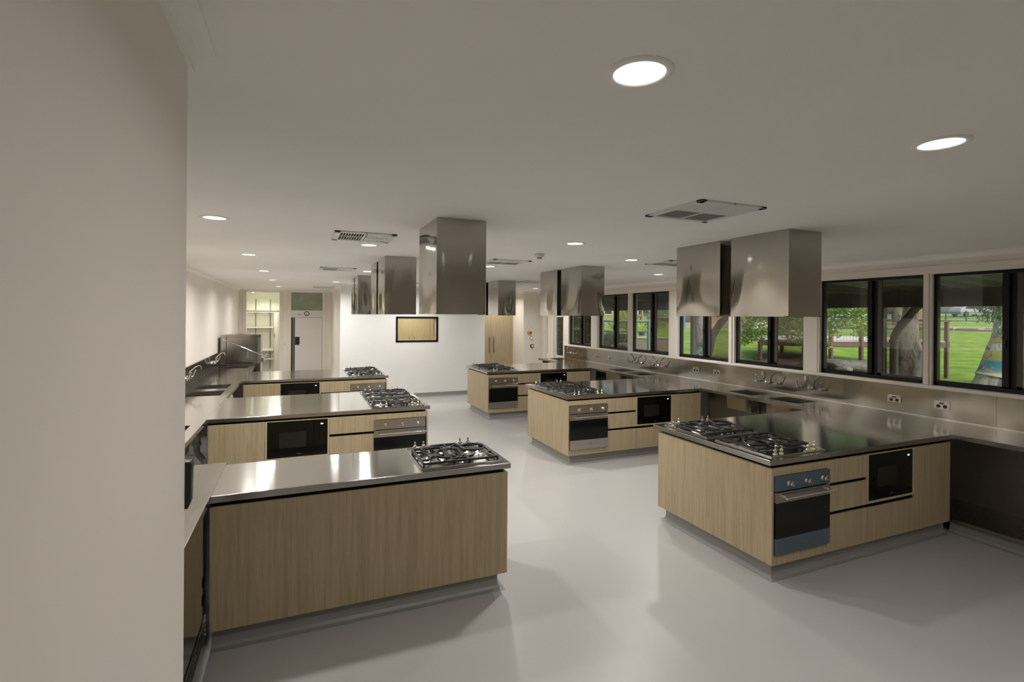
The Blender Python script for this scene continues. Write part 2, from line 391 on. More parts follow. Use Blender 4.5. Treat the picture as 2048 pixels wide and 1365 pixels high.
# ================================================================ CEILING FITTINGS
dl = root('downlight', (0, 0, 0), world=False); tag(dl, 'round recessed downlight', 'ceiling light')
MB().lathe([(.070, .004), (.073, -.006), (.082, -.007), (.094, -.003), (.0945, .0)], n=40).build('trim_ring', M['ceiling_paint'], dl)
MB().disc((0, 0, -.0015), .0715, 40).build('diffuser', M['lamp_glow'], dl)
P_dl = Proto(dl)
DL = [(.87, 1.169, 'large round downlight closest to the camera, over open floor'),
      (2.29, 1.169, 'round downlight seen at a slant above the window side of the room front'),
      (-.57, 4.126, 'round downlight above the blank side wall nearest the bare wall stub'),
      (-.555, 6.503, 'second downlight of the row along the blank side wall'),
      (-.54, 8.859, 'third downlight of the row along the blank side wall'),
      (-.524, 11.10, 'fourth downlight of the row along the blank side wall, above the dishwasher'),
      (-.508, 13.59, 'last downlight of the row along the blank side wall, before the pantry doorway'),
      (.609, 5.088, 'downlight just behind the white two-way air grille in front of the hoods'),
      (.96, 8.185, 'downlight half hidden behind the hoods of the middle island'),
      (.67, 11.10, 'downlight close to the edge of the white servery wall'),
      (2.402, 6.561, 'downlight beside the single front hood, just behind an air grille'),
      (2.363, 4.135, 'downlight over the central aisle, nearest to the smoke detector'),
      (3.656, 5.038, 'downlight between the front and middle pairs of hoods on the window side'),
      (5.278, 6.555, 'downlight near the window wall beside the front pair of hoods'),
      (5.312, 11.22, 'far downlight in front of the wall with the switches'),
      (2.372, 11.09, 'downlight above the hatch in the white servery wall')]
for x, y, lab in DL:
    P_dl.put((x, y, ZC), 0, lab, 'round recessed ceiling downlights')
    ld = bpy.data.lights.new('downlight_lamp', 'AREA'); ld.shape = 'DISK'; ld.size = .14; ld.energy = LAMP_W * (.45 if y < 2 else 1); ld.spread = R(158); ld.color = (1.0, .965, .925)
    lo = bpy.data.objects.new('downlight_lamp', ld); col.objects.link(lo); lo.location = (x, y, ZC - .009)
# added unseen kitchen fill lamp first, then lamps of hatch room, alcove and pantry
for x, y, e, c in ((3.75, .5, LAMP_W * .5, (1, .955, .905)), (2.6, 12.9, 26, (1, .93, .82)), (5.1, 13.2, 9, (1, .955, .9)), (-.95, 16.4, 12, (1, .975, .92))):
    ld = bpy.data.lights.new('room_or_fill_lamp', 'AREA'); ld.shape = 'DISK'; ld.size = .14; ld.energy = e; ld.spread = R(150); ld.color = c
    lo = bpy.data.objects.new('room_or_fill_lamp', ld); col.objects.link(lo); lo.location = (x, y, ZC - .012 if y < 16 else ZC - .07)
t = root('batten_light', (-1.28, 16.2, ZC - .06), 'white tube light glowing on the pantry ceiling', 'ceiling light')
MB().box(-1.34, -1.22, 15.95, 16.5, ZC - .03, ZC).build('body', M['plastic_white'], t)
MB().tube([(-1.28, 15.97, ZC - .045), (-1.28, 16.48, ZC - .045)], .016, 12).build('tube_lamp', M['lamp_glow'], t)
# air grilles: two-way = square egg-crate type / four-panel louvre type
def grille(x0, y0, s, kind, lab):
    r_ = root('air_grille', (x0 + s / 2, y0 + s / 2, ZC), lab, 'air vent', 'ceiling air grilles')
    z0 = ZC - .012
    f = MB(); e = .045
    f.box(x0, x0 + e, y0, y0 + s, z0, ZC); f.box(x0 + s - e, x0 + s, y0, y0 + s, z0, ZC); f.box(x0, x0 + s, y0, y0 + e, z0, ZC); f.box(x0, x0 + s, y0 + s - e, y0 + s, z0, ZC)
    c = x0 + s / 2; d = y0 + s / 2
    if kind == 'crate': f.box(c - .009, c + .009, y0, y0 + s, z0, ZC); f.box(x0, x0 + s, d - .005, d + .005, z0, ZC)
    else: f.box(c - .007, c + .007, y0, y0 + s, z0, ZC); f.box(x0, x0 + s, d - .004, d + .004, z0, ZC)
    f.build('frame', M['plastic_white'], r_, .002)
    MB().box(x0 + e, x0 + s - e, y0 + e, y0 + s - e, ZC - .002, ZC - .0005).build('backing', M['gap'], r_)
    b = MB(); i0, i1 = x0 + e, x0 + s - e; j0, j1 = y0 + e, y0 + s - e
    def vane(ax, p, q, lo_, hi_, tilt, w=.018):
        h = .011; dz = h * .5
        if ax == 'Y':  # runs along Y at x=p
            b.add([(p, lo_, ZC - .002), (p + tilt * w, lo_, z0 + .001), (p + tilt * w, hi_, z0 + .001), (p, hi_, ZC - .002),
                   (p + .004, lo_, ZC - .002), (p + tilt * w + .004, lo_, z0 + .001), (p + tilt * w + .004, hi_, z0 + .001), (p + .004, hi_, ZC - .002)],
                  [(0, 1, 2, 3), (7, 6, 5, 4), (1, 5, 6, 2), (0, 3, 7, 4), (0, 4, 5, 1), (3, 2, 6, 7)])
        else:
            b.add([(lo_, p, ZC - .002), (lo_, p + tilt * w, z0 + .001), (hi_, p + tilt * w, z0 + .001), (hi_, p, ZC - .002),
                   (lo_, p + .004, ZC - .002), (lo_, p + tilt * w + .004, z0 + .001), (hi_, p + tilt * w + .004, z0 + .001), (hi_, p + .004, ZC - .002)],
                  [(0, 1, 2, 3), (7, 6, 5, 4), (1, 5, 6, 2), (0, 3, 7, 4), (0, 4, 5, 1), (3, 2, 6, 7)])
    if kind == 'crate':
        N = 9
        for k in range(N):
            xx = i0 + (c - .01 - i0) * (k + .4) / N; vane('Y', xx, 0, j0, j1, -.55)
            xx = c + .012 + (i1 - c - .012) * (k + .4) / N; vane('Y', xx, 0, j0, j1, .75)
    else:
        N = 8
        for k in range(N):
            p = d + .01 + (j1 - d - .01) * (k + .3) / N
            vane('X', p, 0, i0, i1, -.35, .02)
            p = j0 + (d - .01 - j0) * (k + .3) / N
            vane('X', p, 0, i0, i1, .95, .026)
    b.build('louvre', M['plastic_white'], r_)
grille(.25, 4.32, .50, 'crate', 'white square air grille in front of the downlight and hoods')
grille(.25, 7.72, .50, 'crate', 'white square air grille further back along the blank wall side')
grille(.27, 13.2, .50, 'crate', 'small-looking air grille close to the doors wall cornice')
grille(2.13, 2.27, .52, 'slot', 'large four-panel air grille with dark slots in front of the window-side hoods')
grille(2.13, 5.66, .50, 'slot', 'four-panel air grille beside the single front hood')
grille(4.08, 4.84, .50, 'slot', 'air grille half hidden behind the front pair of window-side hoods')
grille(4.0, 8.85, .45, 'slot', 'air grille peeking out beside the middle pair of window-side hoods')
grille(2.0, 10.6, .40, 'slot', 'air grille glimpsed in the gap between the hoods above the hatch')
t = root('smoke_detector', (2.412, 4.998, ZC), 'round white smoke detector on the ceiling over the aisle', 'smoke detector')
MB().lathe([(.0, ZC - .002), (.052, ZC - .002), (.052, ZC - .022), (.046, ZC - .034), (.030, ZC - .040), (0, ZC - .040)], (2.412, 4.998, 0), 28).build('housing', M['plastic_white'], t)
MB().lathe([(.0, ZC - .040), (.027, ZC - .040), (.027, ZC - .054), (0, ZC - .055)], (2.412, 4.998, 0), 20).build('sensor_cage', M['steel_dark'], t)

# ================================================================ RANGE HOODS
def hood(x0, y0, seed, lab, lx=.363, ly=.562, ZH=1.972):
    rnd = random.Random(seed); r_ = root('range_hood', (x0 + lx / 2, y0 + ly / 2, ZC), lab, 'range hood', 'stainless box hoods over the cooktops')
    N = 14; ph = [rnd.choice((-1, 1)) * rnd.uniform(.5, 1) for _ in range(12)]
    def bulge(u, v, k):
        e = (4 * u * (1 - u)) * (4 * v * (1 - v)); e = e ** .8
        return .009 * e * (ph[k] + .8 * math.sin(3.1 * u + 2.0 * ph[k + 4] + 2.2 * v * ph[k + 8])) + .005 * (4 * u * (1 - u)) * ph[k + 4] * v
    s = MB()
    x1, y1 = x0 + lx, y0 + ly; zt = ZC
    def side(k, P0, P1, nrm):
        vs = []; fs = []
        for j in range(N + 1):
            for i in range(N + 1):
                u, v_ = i / N, j / N; o_ = bulge(u, v_, k)
                vs.append((P0[0] + (P1[0] - P0[0]) * u + nrm[0] * o_, P0[1] + (P1[1] - P0[1]) * u + nrm[1] * o_, ZH + (zt - ZH) * v_))
        for j in range(N):
            for i in range(N): a = j * (N + 1) + i; fs.append((a, a + 1, a + N + 2, a + N + 1))
        s.add(vs, fs, True)
    side(0, (x0, y0), (x1, y0), (0, -1)); side(1, (x1, y0), (x1, y1), (1, 0)); side(2, (x1, y1), (x0, y1), (0, 1)); side(3, (x0, y1), (x0, y0), (-1, 0))
    s.build('casing', M['steel_hood'], r_)
    e = .012; q = MB(); q.box(x0, x1, y0, y0 + e, ZH - .002, ZH + .004).box(x0, x1, y1 - e, y1, ZH - .002, ZH + .004).box(x0, x0 + e, y0, y1, ZH - .002, ZH + .004).box(x1 - e, x1, y0, y1, ZH - .002, ZH + .004)
    q.build('bottom_lip', M['steel_hood'], r_)
    MB().box(x0 + .006, x1 - .006, y0 + .006, y1 - .006, ZH + .03, ZH + .04).build('filter', M['steel_dark'], r_)
H = [(3.437, 2.745, 11, 'front hood of the pair over the front window-side island'), (3.437, 3.430, 12, 'rear hood of the pair over the front window-side island'),
     (3.462, 5.885, 13, 'front hood of the pair over the middle window-side island'), (3.462, 6.570, 14, 'rear hood of the pair over the middle window-side island'),
     (3.480, 9.010, 15, 'front hood of the pair over the far window-side island'), (3.480, 9.695, 16, 'rear hood of the pair over the far window-side island'),
     (.868, 3.436, 17, 'single large box hood over the front island with the plain oak panel'),
     (.890, 5.93, 18, 'front hood of the pair over the middle island, blank wall side'), (.890, 6.615, 19, 'rear hood of the pair over the middle island, blank wall side'),
     (.905, 9.05, 20, 'front hood of the pair over the far island, blank wall side'), (.905, 9.735, 21, 'rear hood of the pair over the far island, blank wall side')]
for x, y, sd_, lab in H: hood(x, y, sd_, lab)

# ================================================================ COOKTOPS, OVENS, MICROWAVES (own local metres)
def make_cooktop():
    r_ = root('gas_cooktop', (0, 0, 0), world=False); tag(r_, 'gas cooktop', 'cooktop')
    X, Y = .298, .282
    t = MB(); t.box(-X, X, -Y, Y, 0, .004)
    for a in ((-X, X, -Y, -Y + .008), (-X, X, Y - .008, Y), (-X, -X + .008, -Y, Y), (X - .008, X, -Y, Y)): t.box(*a, .004, .009)
    t.build('tray', M['steel_top'], r_, .002)
    burners = [(-.165, -.075, .050), (-.01, .095, .040), (.165, .02, .066), (0, -.175, .028)]
    for x, y, r in burners:
        b = MB().lathe([(r * 1.9, .0045), (r * 1.5, .012), (r * 1.05, .014), (r * .98, .024), (r * .8, .026), (0, .026)], (x, y, 0), 28).build('burner', M['aluminium'], r_)
        MB().lathe([(r * .82, .026), (r * .86, .030), (r * .80, .036), (0, .037)], (x, y, 0), 28).build('burner_cap', M['burner_cap'], b)
    # cast iron pan supports: stepped outline with spokes reaching to every burner
    z = .027; w = .0062
    def bar(g, p, q, zz=z, ww=w):
        p = Vector((*p, zz)); q = Vector((*q, zz)); d = (q - p).normalized(); s_ = Vector((-d.y, d.x, 0)) * ww; h = Vector((0, 0, ww * 1.2))
        g.add([p - s_ - h, p + s_ - h, q + s_ - h, q - s_ - h, p - s_ + h, p + s_ + h, q + s_ + h, q - s_ + h], [(0, 3, 2, 1), (4, 5, 6, 7), (0, 1, 5, 4), (1, 2, 6, 5), (2, 3, 7, 6), (3, 0, 4, 7)])
    def frame(pts, spokes, ring=None):
        g = MB(); n = len(pts)
        for i in range(n): bar(g, pts[i], pts[(i + 1) % n])
        for p in pts: g.box(p[0] - .006, p[0] + .006, p[1] - .006, p[1] + .006, .004, z)
        for pth in spokes:
            for a, b in zip(pth, pth[1:]): bar(g, a, b, z + .003)
        if ring:
            cx, cy_, rr = ring
            g.tube([(cx + rr * math.cos(a * PI / 16), cy_ + rr * math.sin(a * PI / 16), z + .018) for a in range(32)], .007, 8, closed=True)
            for a in (.3, 1.9, 3.4, 5.0):
                g.tube([(cx + rr * math.cos(a), cy_ + rr * math.sin(a), z + .016), (cx + rr * .97 * math.cos(a), cy_ + rr * .97 * math.sin(a), .020)], .005, 6)
            g.tube([(cx + .055 * math.cos(a * PI / 12), cy_ + .055 * math.sin(a * PI / 12), z + .002) for a in range(24)], .005, 8, closed=True)
        return g.build('pan_support', M['cast_iron'], r_)
    frame([(-.272, -.245), (-.06, -.245), (-.06, .14), (-.272, .14)],
          [[(-.272, .06), (-.215, .03), (-.19, -.04)], [(-.272, -.17), (-.225, -.17), (-.185, -.105)], [(-.06, -.17), (-.10, -.15), (-.14, -.105)], [(-.06, .05), (-.11, .03), (-.145, -.04)], [(-.20, .14), (-.215, .10), (-.18, .04)], [(-.13, -.245), (-.115, -.2)]])
    frame([(-.052, -.245), (.052, -.245), (.052, .09), (.085, .125), (.085, .215), (-.115, .215), (-.115, .15), (-.052, .13)],
          [[(-.052, -.13), (-.02, -.155)], [(.052, -.13), (.02, -.16)], [(-.052, -.21), (-.02, -.19)], [(.052, -.21), (.02, -.19)], [(-.115, .18), (-.075, .15), (-.045, .12)], [(.085, .18), (.045, .15), (.02, .12)], [(.052, .03), (.03, .05), (.01, .07)], [(-.052, .03), (-.035, .05)], [(-.02, .215), (-.01, .14)]])
    frame([(.06, -.245), (.272, -.245), (.272, .14), (.10, .14), (.06, .10)],
          [[(.272, -.10), (.225, -.13), (.225, -.2), (.26, -.245)], [(.272, .08), (.23, .06)], [(.06, -.04), (.1, -.02)], [(.06, -.18), (.11, -.16), (.15, -.09)], [(.13, .14), (.14, .10)]], (.165, .02, .092))
    for x in (-.234, -.168, .128, .196):
        k = MB().lathe([(.019, .004), (.018, .010), (.010, .012), (.009, .022), (.015, .028), (.016, .034), (.010, .040), (.006, .044), (.006, .058), (.009, .062), (.004, .066), (0, .066)], (x, .228, 0), 18)
        k.tube([(x - .014, .228, .034), (x + .014, .228, .034)], .0035, 8)
        k.build('knob', M['warm_chrome'], r_)
    label_text('smeg', .016, (.0, -.262, .0045), (0, 0, 0), M['etch'], r_)
    return r_
def make_oven(film):
    """front face in the plane y=0 looking to -y, origin at the lower left corner, .585 x .585"""
    r_ = root('built_in_oven', (0, 0, 0), world=False); tag(r_, 'oven', 'oven')
    W = .585; S = M['steel_oven']; F = M['film_blue'] if film else S
    MB().box(0, W, .004, .50, 0, W).build('body', M['gap'], r_)
    cp = MB().box(.002, W - .002, -.018, .004, .478, W).build('control_panel', F, r_, .0015)
    for x in (.130, .318, .498):
        k = MB().lathe([(.020, .0), (.019, -.008), (.011, -.010), (.010, -.018), (.015, -.024), (.015, -.030), (.008, -.034), (0, -.035)], (x, -.018, .528), 18, 'Y')
        k.tube([(x - .004, -.046, .520), (x + .002, -.052, .536), (x + .006, -.048, .552)], .005, 8).tube([(x, -.045, .528), (x, -.062, .522)], .006, 8)
        k.build('knob', M['warm_chrome'], cp)
    MB().box(.388, .396, -.0195, -.0175, .536, .540).build('pilot_lamp', M['black'], cp)
    e = MB()
    for i in range(7): e.box(.085, .0865, -.0188, -.018, .49 + i * .009, .492 + i * .009).box(.175, .1765, -.0188, -.018, .49 + i * .009, .492 + i * .009).box(.262, .2635, -.0188, -.018, .49 + i * .009, .492 + i * .009).box(.545, .5465, -.0188, -.018, .49 + i * .009, .492 + i * .009)
    e.build('dial_marking', M['etch'], cp)
    d = MB().box(.002, W - .002, -.020, .004, .392, .470).build('door', S, r_, .0015); d['label'] = 'steel band across the top of the oven door'
    MB().box(.002, W - .002, -.019, .004, .128, .392).build('door_glass', M['oven_glass'], d)
    h = MB().tube([(.055, -.062, .436), (.60, -.062, .436)], .008, 12)
    for x in (.075, .55): h.tube([(x, -.018, .436), (x, -.062, .436)], .011, 12)
    h.build('handle', M['chrome'], d)
    lp = MB().box(.002, W - .002, -.020, .004, .006, .128).build('lower_strip', F, r_, .0015)
    label_text('smeg', .030, (W / 2 + .01, -.0205, .070), (PI / 2, 0, 0), M['logo'], lp)
    return r_
def make_microwave():
    r_ = root('built_in_microwave', (0, 0, 0), world=False); tag(r_, 'microwave', 'microwave')
    W, Hh = .590, .377
    MB().box(0, W, .006, .40, 0, Hh).build('body', M['gap'], r_)
    d = MB().box(0, .448, 0, .008, 0, Hh).build('door', M['mw_glass'], r_, .001)
    MB().box(.115, .375, -.0008, 0, .10, .262).build('window', M['mw_window'], d)
    label_text('smeg', .017, (.305, -.0008, .034), (PI / 2, 0, 0), M['logo'], d)
    c = MB().box(.450, W, 0, .008, 0, Hh).build('control_panel', M['mw_glass'], r_, .001)
    MB().box(.520, .545, -.001, 0, .325, .338).build('display', M['led'], c)
    e = MB()
    for i in range(9): e.box(.532, .538, -.0006, 0, .075 + i * .025, .078 + i * .025)
    e.build('button', M['etch'], c)
    return r_
P_ct = Proto(make_cooktop()); P_ov = Proto(make_oven(False)); P_mw = Proto(make_microwave())
ov_blue = make_oven(True)

# ================================================================ ISLANDS
ZT = .905; ZU = .865; ZW0, ZW1 = .123, .842
def island(nm, x0, y0, lx, ly, mirror, blind, lab):
    """nm words used in labels; x0,y0 lower corner of the body; mirror: aisle end is at x0+lx; blind: plain back panel towards the camera"""
    def I(a, b):
        return (x0 + a, x0 + b) if not mirror else (x0 + lx - b, x0 + lx - a)
    g = 'oak cabinet units of the %s' % lab
    oak = M['oak']; yb = y0 + ly; dn = .60
    # end panel towards the aisle, worn by the whole island
    r_ = root('kitchen_island', (x0 + lx / 2, y0 + ly / 2, 0), 'oak end panels and grey coved plinth of the %s' % lab, 'kitchen island')
    a, b = I(0, .018); MB().box(a, b, y0 + (.0 if not blind else .018), yb, ZW0, ZW1).build('end_panel', oak, r_)
    if blind: MB().box(*I(0, lx - .0), y0, y0 + .018, ZW0, ZW1).build('back_panel', oak, r_)
    MB().box((x0 + lx if not mirror else x0 - .006), (x0 + lx + .006 if not mirror else x0), y0 + .002, yb, ZW0, ZW1).build('steel_end', M['steel_matte'], r_)
    a, b = I(.03, lx); MB().box(a, b, y0 + .016 + (.006 if blind else .012), yb - .012, ZW1 - .004, ZU).build('shadow_gap', M['gap'], r_)
    ax, bx = sorted(I(.055, lx + .0)); k = MB()
    yk0, yk1 = y0 + .05, yb - .05
    ex = .045
    # coved plinth: flat band plus a foot that sweeps out onto the floor
    def band(o0, o1, za, zb):
        A = [(ax - (o0 if not mirror else 0), yk0 - o0), (bx + (o0 if mirror else 0), yk0 - o0), (bx + (o0 if mirror else 0), yk1 + o0), (ax - (o0 if not mirror else 0), yk1 + o0)]
        B = [(ax - (o1 if not mirror else 0), yk0 - o1), (bx + (o1 if mirror else 0), yk0 - o1), (bx + (o1 if mirror else 0), yk1 + o1), (ax - (o1 if not mirror else 0), yk1 + o1)]
        k.add([(x, y, za) for x, y in A] + [(x, y, zb) for x, y in B], [(i, (i + 1) % 4, 4 + (i + 1) % 4, 4 + i) for i in range(4)], False)
    band(ex, .018, .0015, .008); band(.018, .005, .008, .024); band(.005, 0, .024, .045); band(0, 0, .045, ZW0)
    k.build('plinth', M['kick_vinyl'], r_)
    if not blind:
        def carc(ua, ub, name, labt, cat='cabinet'):
            xa, xb = I(ua, ub); c = root(name, ((xa + xb) / 2, y0, ZW0), labt, cat, g)
            cb = MB(); q0, q1 = y0 + .022, y0 + dn
            if name in ('oven_cabinet', 'microwave_cabinet'):
                zb = ZW0 if name == 'oven_cabinet' else .40
                cb.box(xa + .001, xb - .001, q1 - .012, q1, ZW0, ZW1 - .004).box(xa + .0002, xa + .0018, q0, q1, ZW0, ZW1 - .004).box(xb - .0018, xb - .0002, q0, q1, ZW0, ZW1 - .004).box(xa + .001, xb - .001, q0, q1 - .012, zb, zb + .03 if zb > .3 else .19).box(xa + .001, xb - .001, q0, q1 - .012, ZW1 - .01 if zb > .3 else .79, ZW1 - .004)
            else: cb.box(xa + .001, xb - .001, q0, q1, ZW0, ZW1 - .004)
            cb.build('carcass', M['gap'], c); return c, xa, xb
        fr = lambda o, xa, xb, z0, z1, n_: MB().box(xa + .0015, xb - .0015, y0, y0 + .018, z0, z1).build(n_, oak, o, .001)
        ve = (.018, .590); vd = (.590, 1.080); vm = (1.080, 1.707); vz = (1.707, lx)
        # oven unit
        c, xa, xb = carc(*ve, 'oven_cabinet', 'oak surround framing the wall oven in the %s' % lab)
        fr(c, xa, xb, .785, ZW1, 'top_rail'); fr(c, xa, xb, ZW0, .197, 'bottom_rail')
        c.children[0].scale = (1, 1, 1)
        # drawers
        c, xa, xb = carc(*vd, 'drawer_cabinet', 'three-drawer oak cabinet with black finger slots in the %s' % lab)
        fr(c, xa, xb, .661, ZW1, 'drawer'); fr(c, xa, xb, .434, .633, 'drawer'); fr(c, xa, xb, ZW0, .405, 'drawer')
        # microwave unit
        c, xa, xb = carc(*vm, 'microwave_cabinet', 'oak cabinet framing the microwave over a wide drawer, %s' % lab)
        f = MB(); f.box(xa + .0015, xa + .018, y0, y0 + .018, .436, ZW1).box(xb - .018, xb - .0015, y0, y0 + .018, .436, ZW1).box(xa + .018, xb - .018, y0, y0 + .018, .836, ZW1).box(xa + .018, xb - .018, y0, y0 + .018, .436, .453)
        f.build('frame', M['oak_edge'], c); fr(c, xa, xb, ZW0, .402, 'drawer')
        c, xa, xb = carc(*vz, 'door_cabinet', 'oak cabinet with one plain tall door in the %s' % lab)
        fr(c, xa, xb, ZW0, ZW1, 'door')
        # rear run, seen only as the body behind
        xa, xb = I(.018, lx); c = root('rear_cabinet', ((xa + xb) / 2, yb, ZW0), 'oak cabinet run on the far face of the %s' % lab, 'cabinet')
        MB().box(xa, xb, y0 + dn + .002, yb, ZW0, ZW1).build('carcass', oak, c)
        xo = I(.018 + .002, .018 + .002 + .585 - .001)[0] - (.012 if mirror else 0)
        if nm == 'front' and not mirror: o = ov_blue; o.location = (xo, y0 + .0, .197)
        else: o = P_ov.put((xo, y0, .197))
        o['label'] = ('built-in oven still wearing blue film, %s' if nm == 'front' and not mirror else 'stainless built-in oven with three knobs in the %s') % lab; o['group'] = 'built-in ovens'
        xm = I(1.080 + .0185, 1.707 - .0185)[0]
        P_mw.put((xm, y0 + .004, .455), 0, 'black glass built-in microwave with lit display in the %s' % lab, 'built-in microwaves')
    else:
        MB().box(x0 + .0, x0 + lx - .018, y0 + .018, yb, ZW0, ZW1 - .004).build('carcass', M['oak'], r_)
ISL = [('front', 3.218, 2.695, 2.237, 1.284, False, False, 'front island on the window side'),
       ('middle', 3.243, 5.823, 2.235, 1.272, False, False, 'middle island on the window side'),
       ('far', 3.260, 8.940, 2.231, 1.262, False, False, 'far island on the window side'),
       ('front', -.47, 3.345, 1.844, .665, True, True, 'front island on the blank wall side'),
       ('middle', -.846, 5.800, 2.220, 1.34, True, False, 'middle island on the blank wall side'),
       ('far', -.826, 8.960, 2.220, 1.33, True, False, 'far island on the blank wall side')]
for a in ISL: island(*a)
def slab(name, lab, x0, x1, y0, y1, holes=(), edges='xXyY', loc=None, open_inner=()):
    r_ = root(name, loc or ((x0 + x1) / 2, (y0 + y1) / 2, ZU), lab, 'benchtop')
    xs = sorted({x0, x1} | {h[i] for h in holes for i in (0, 1)}); ysl = sorted({y0, y1} | {h[i] for h in holes for i in (2, 3)})
    s = MB()
    for i in range(len(xs) - 1):
        for j in range(len(ysl) - 1):
            cx, cy_ = (xs[i] + xs[i + 1]) / 2, (ysl[j] + ysl[j + 1]) / 2
            if any(h[0] < cx < h[1] and h[2] < cy_ < h[3] for h in holes): continue
            s.add([(xs[i], ysl[j], ZT), (xs[i + 1], ysl[j], ZT), (xs[i + 1], ysl[j + 1], ZT), (xs[i], ysl[j + 1], ZT)], [(0, 1, 2, 3)])
            s.add([(xs[i], ysl[j], ZU), (xs[i + 1], ysl[j], ZU), (xs[i + 1], ysl[j + 1], ZU), (xs[i], ysl[j + 1], ZU)], [(3, 2, 1, 0)])
    SM = M['steel_bench'] if name == 'wall_benchtop' else M['steel_top']
    o = s.build('top_sheet', SM, r_)
    bm = bmesh.new(); bm.from_mesh(o.data); bmesh.ops.remove_doubles(bm, verts=bm.verts, dist=1e-5); bm.to_mesh(o.data); bm.free()
    for p in o.data.polygons: p.use_smooth = False
    c = .003; e = MB(); P = lambda n_: [(0, ZT), (c, ZT - .001), (c + .001, ZT - c), (c + .001, ZU), (0, ZU)]
    if 'y' in edges: e.prism([(y0 + .001 - u, z) for u, z in P(0)], 'X', x0 - (c if 'x' in edges else 0), x1 + (c if 'X' in edges else 0))
    if 'Y' in edges: e.prism([(y1 - .001 + u, z) for u, z in P(0)], 'X', x0 - (c if 'x' in edges else 0), x1 + (c if 'X' in edges else 0))
    if 'x' in edges: e.prism([(x0 + .001 - u, z) for u, z in P(0)], 'Y', y0, y1)
    if 'X' in edges: e.prism([(x1 - .001 + u, z) for u, z in P(0)], 'Y', y0, y1)
    e.build('turned_edge', M['steel_oven'], r_)
    for h in holes:
        hx0, hx1, hy0, hy1 = h; d = ZT - .24; b = MB(); q = .012; t = .0015
        b.add([(hx0, hy0, ZT), (hx1, hy0, ZT), (hx1, hy1, ZT), (hx0, hy1, ZT), (hx0 + q, hy0 + q, d), (hx1 - q, hy0 + q, d), (hx1 - q, hy1 - q, d), (hx0 + q, hy1 - q, d)],
              [(0, 1, 5, 4), (1, 2, 6, 5), (2, 3, 7, 6), (3, 0, 4, 7), (4, 5, 6, 7)])
        bo = b.build('sink_bowl', SM, r_)
        md = bo.modifiers.new('thick', 'SOLIDIFY'); md.thickness = .003
        MB().lathe([(.03, d + .001), (.035, d + .004), (.018, d + .004), (.014, d - .002), (0, d - .002)], ((hx0 + hx1) / 2, (hy0 + hy1) / 2, 0), 20).build('drain', M['chrome'], bo)
    return r_
o_ = .012
for nm, x0, y0, lx, ly, mir, bl, lab in ISL:
    if not mir: slab('island_benchtop', 'glossy stainless worktop of the %s' % lab, x0 - o_, 5.512, y0 - .006 + .012, y0 + ly + .06, edges='xyY')
    else: slab('island_benchtop', 'glossy stainless worktop of the %s' % lab, (-.474 if bl else -.858), x0 + lx + .024, y0 + .010, y0 + ly + (.012 if bl else .06), edges='XyY')
# long wall benches with sinks
RS = [(5.64, 6.04, 5.06, 5.50), (5.64, 6.04, 4.38, 4.83), (5.66, 6.05, 8.14, 8.63), (5.66, 6.05, 7.50, 7.97), (5.72, 6.08, 10.90, 11.30)]
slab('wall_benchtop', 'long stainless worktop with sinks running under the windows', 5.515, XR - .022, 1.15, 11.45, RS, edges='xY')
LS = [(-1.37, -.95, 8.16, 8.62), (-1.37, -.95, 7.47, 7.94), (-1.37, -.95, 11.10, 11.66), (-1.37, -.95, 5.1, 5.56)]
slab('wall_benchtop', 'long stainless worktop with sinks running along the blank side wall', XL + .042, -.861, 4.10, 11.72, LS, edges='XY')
slab('wall_benchtop', 'short deeper steel worktop above the vented steel unit beside the wall stub', XL + .042, -.478, 1.62, 4.09, (), edges='X')
# splashbacks (steel sheets with folded joints)
def splash(name, lab, pts): ...
def sheet(x0, x1, ys_, z0, z1, lab, side):
    r_ = root('splashback', ((x0 + x1) / 2, (ys_[0] + ys_[-1]) / 2, z0), lab, 'splashback')
    for a, b in zip(ys_, ys_[1:]):
        rnd = random.Random(a); n = 18; m_ = 5; vs = []; fs = []; ph = [rnd.uniform(0, 6) for _ in range(4)]
        xf = x0 if side < 0 else x1
        for j in range(m_ + 1):
            for i in range(n + 1):
                u, v_ = i / n, j / m_; e = math.sin(PI * u) * math.sin(PI * min(1, v_ * 1.0)) ** .5
                vs.append((xf + side * .0035 * e * (math.sin(5 * u + ph[0]) + .6 * math.sin(11 * u + ph[1]) * v_), a + .001 + (b - a - .002) * u, z0 + (z1 - z0) * v_))
        for j in range(m_):
            for i in range(n): k = j * (n + 1) + i; fs.append((k, k + 1, k + n + 2, k + n + 1))
        s_ = MB(); s_.add(vs, fs, True); s_.box(min(x0, x1) + (.004 if side < 0 else 0), max(x0, x1) - (.004 if side > 0 else 0), a, b, z0, z1)
        s_.build('steel_sheet', M['steel_panel'], r_)
    xf = x0 if side < 0 else x1
    MB().box(xf, xf + side * .004, ys_[0], ys_[-1], z0 + .001, z0 + .007).build('fold_line', M['chrome'], r_)
    return r_
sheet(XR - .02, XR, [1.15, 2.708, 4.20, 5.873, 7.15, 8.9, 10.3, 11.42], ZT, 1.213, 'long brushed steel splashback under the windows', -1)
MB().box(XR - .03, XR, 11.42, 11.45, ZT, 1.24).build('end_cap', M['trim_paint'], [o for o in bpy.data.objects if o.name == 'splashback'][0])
sheet(XL, XL + .04, [1.62, 4.1, 6.2, 8.35, 10.1, 11.72], ZT, 1.178, 'brushed steel splashback along the blank side wall', 1)
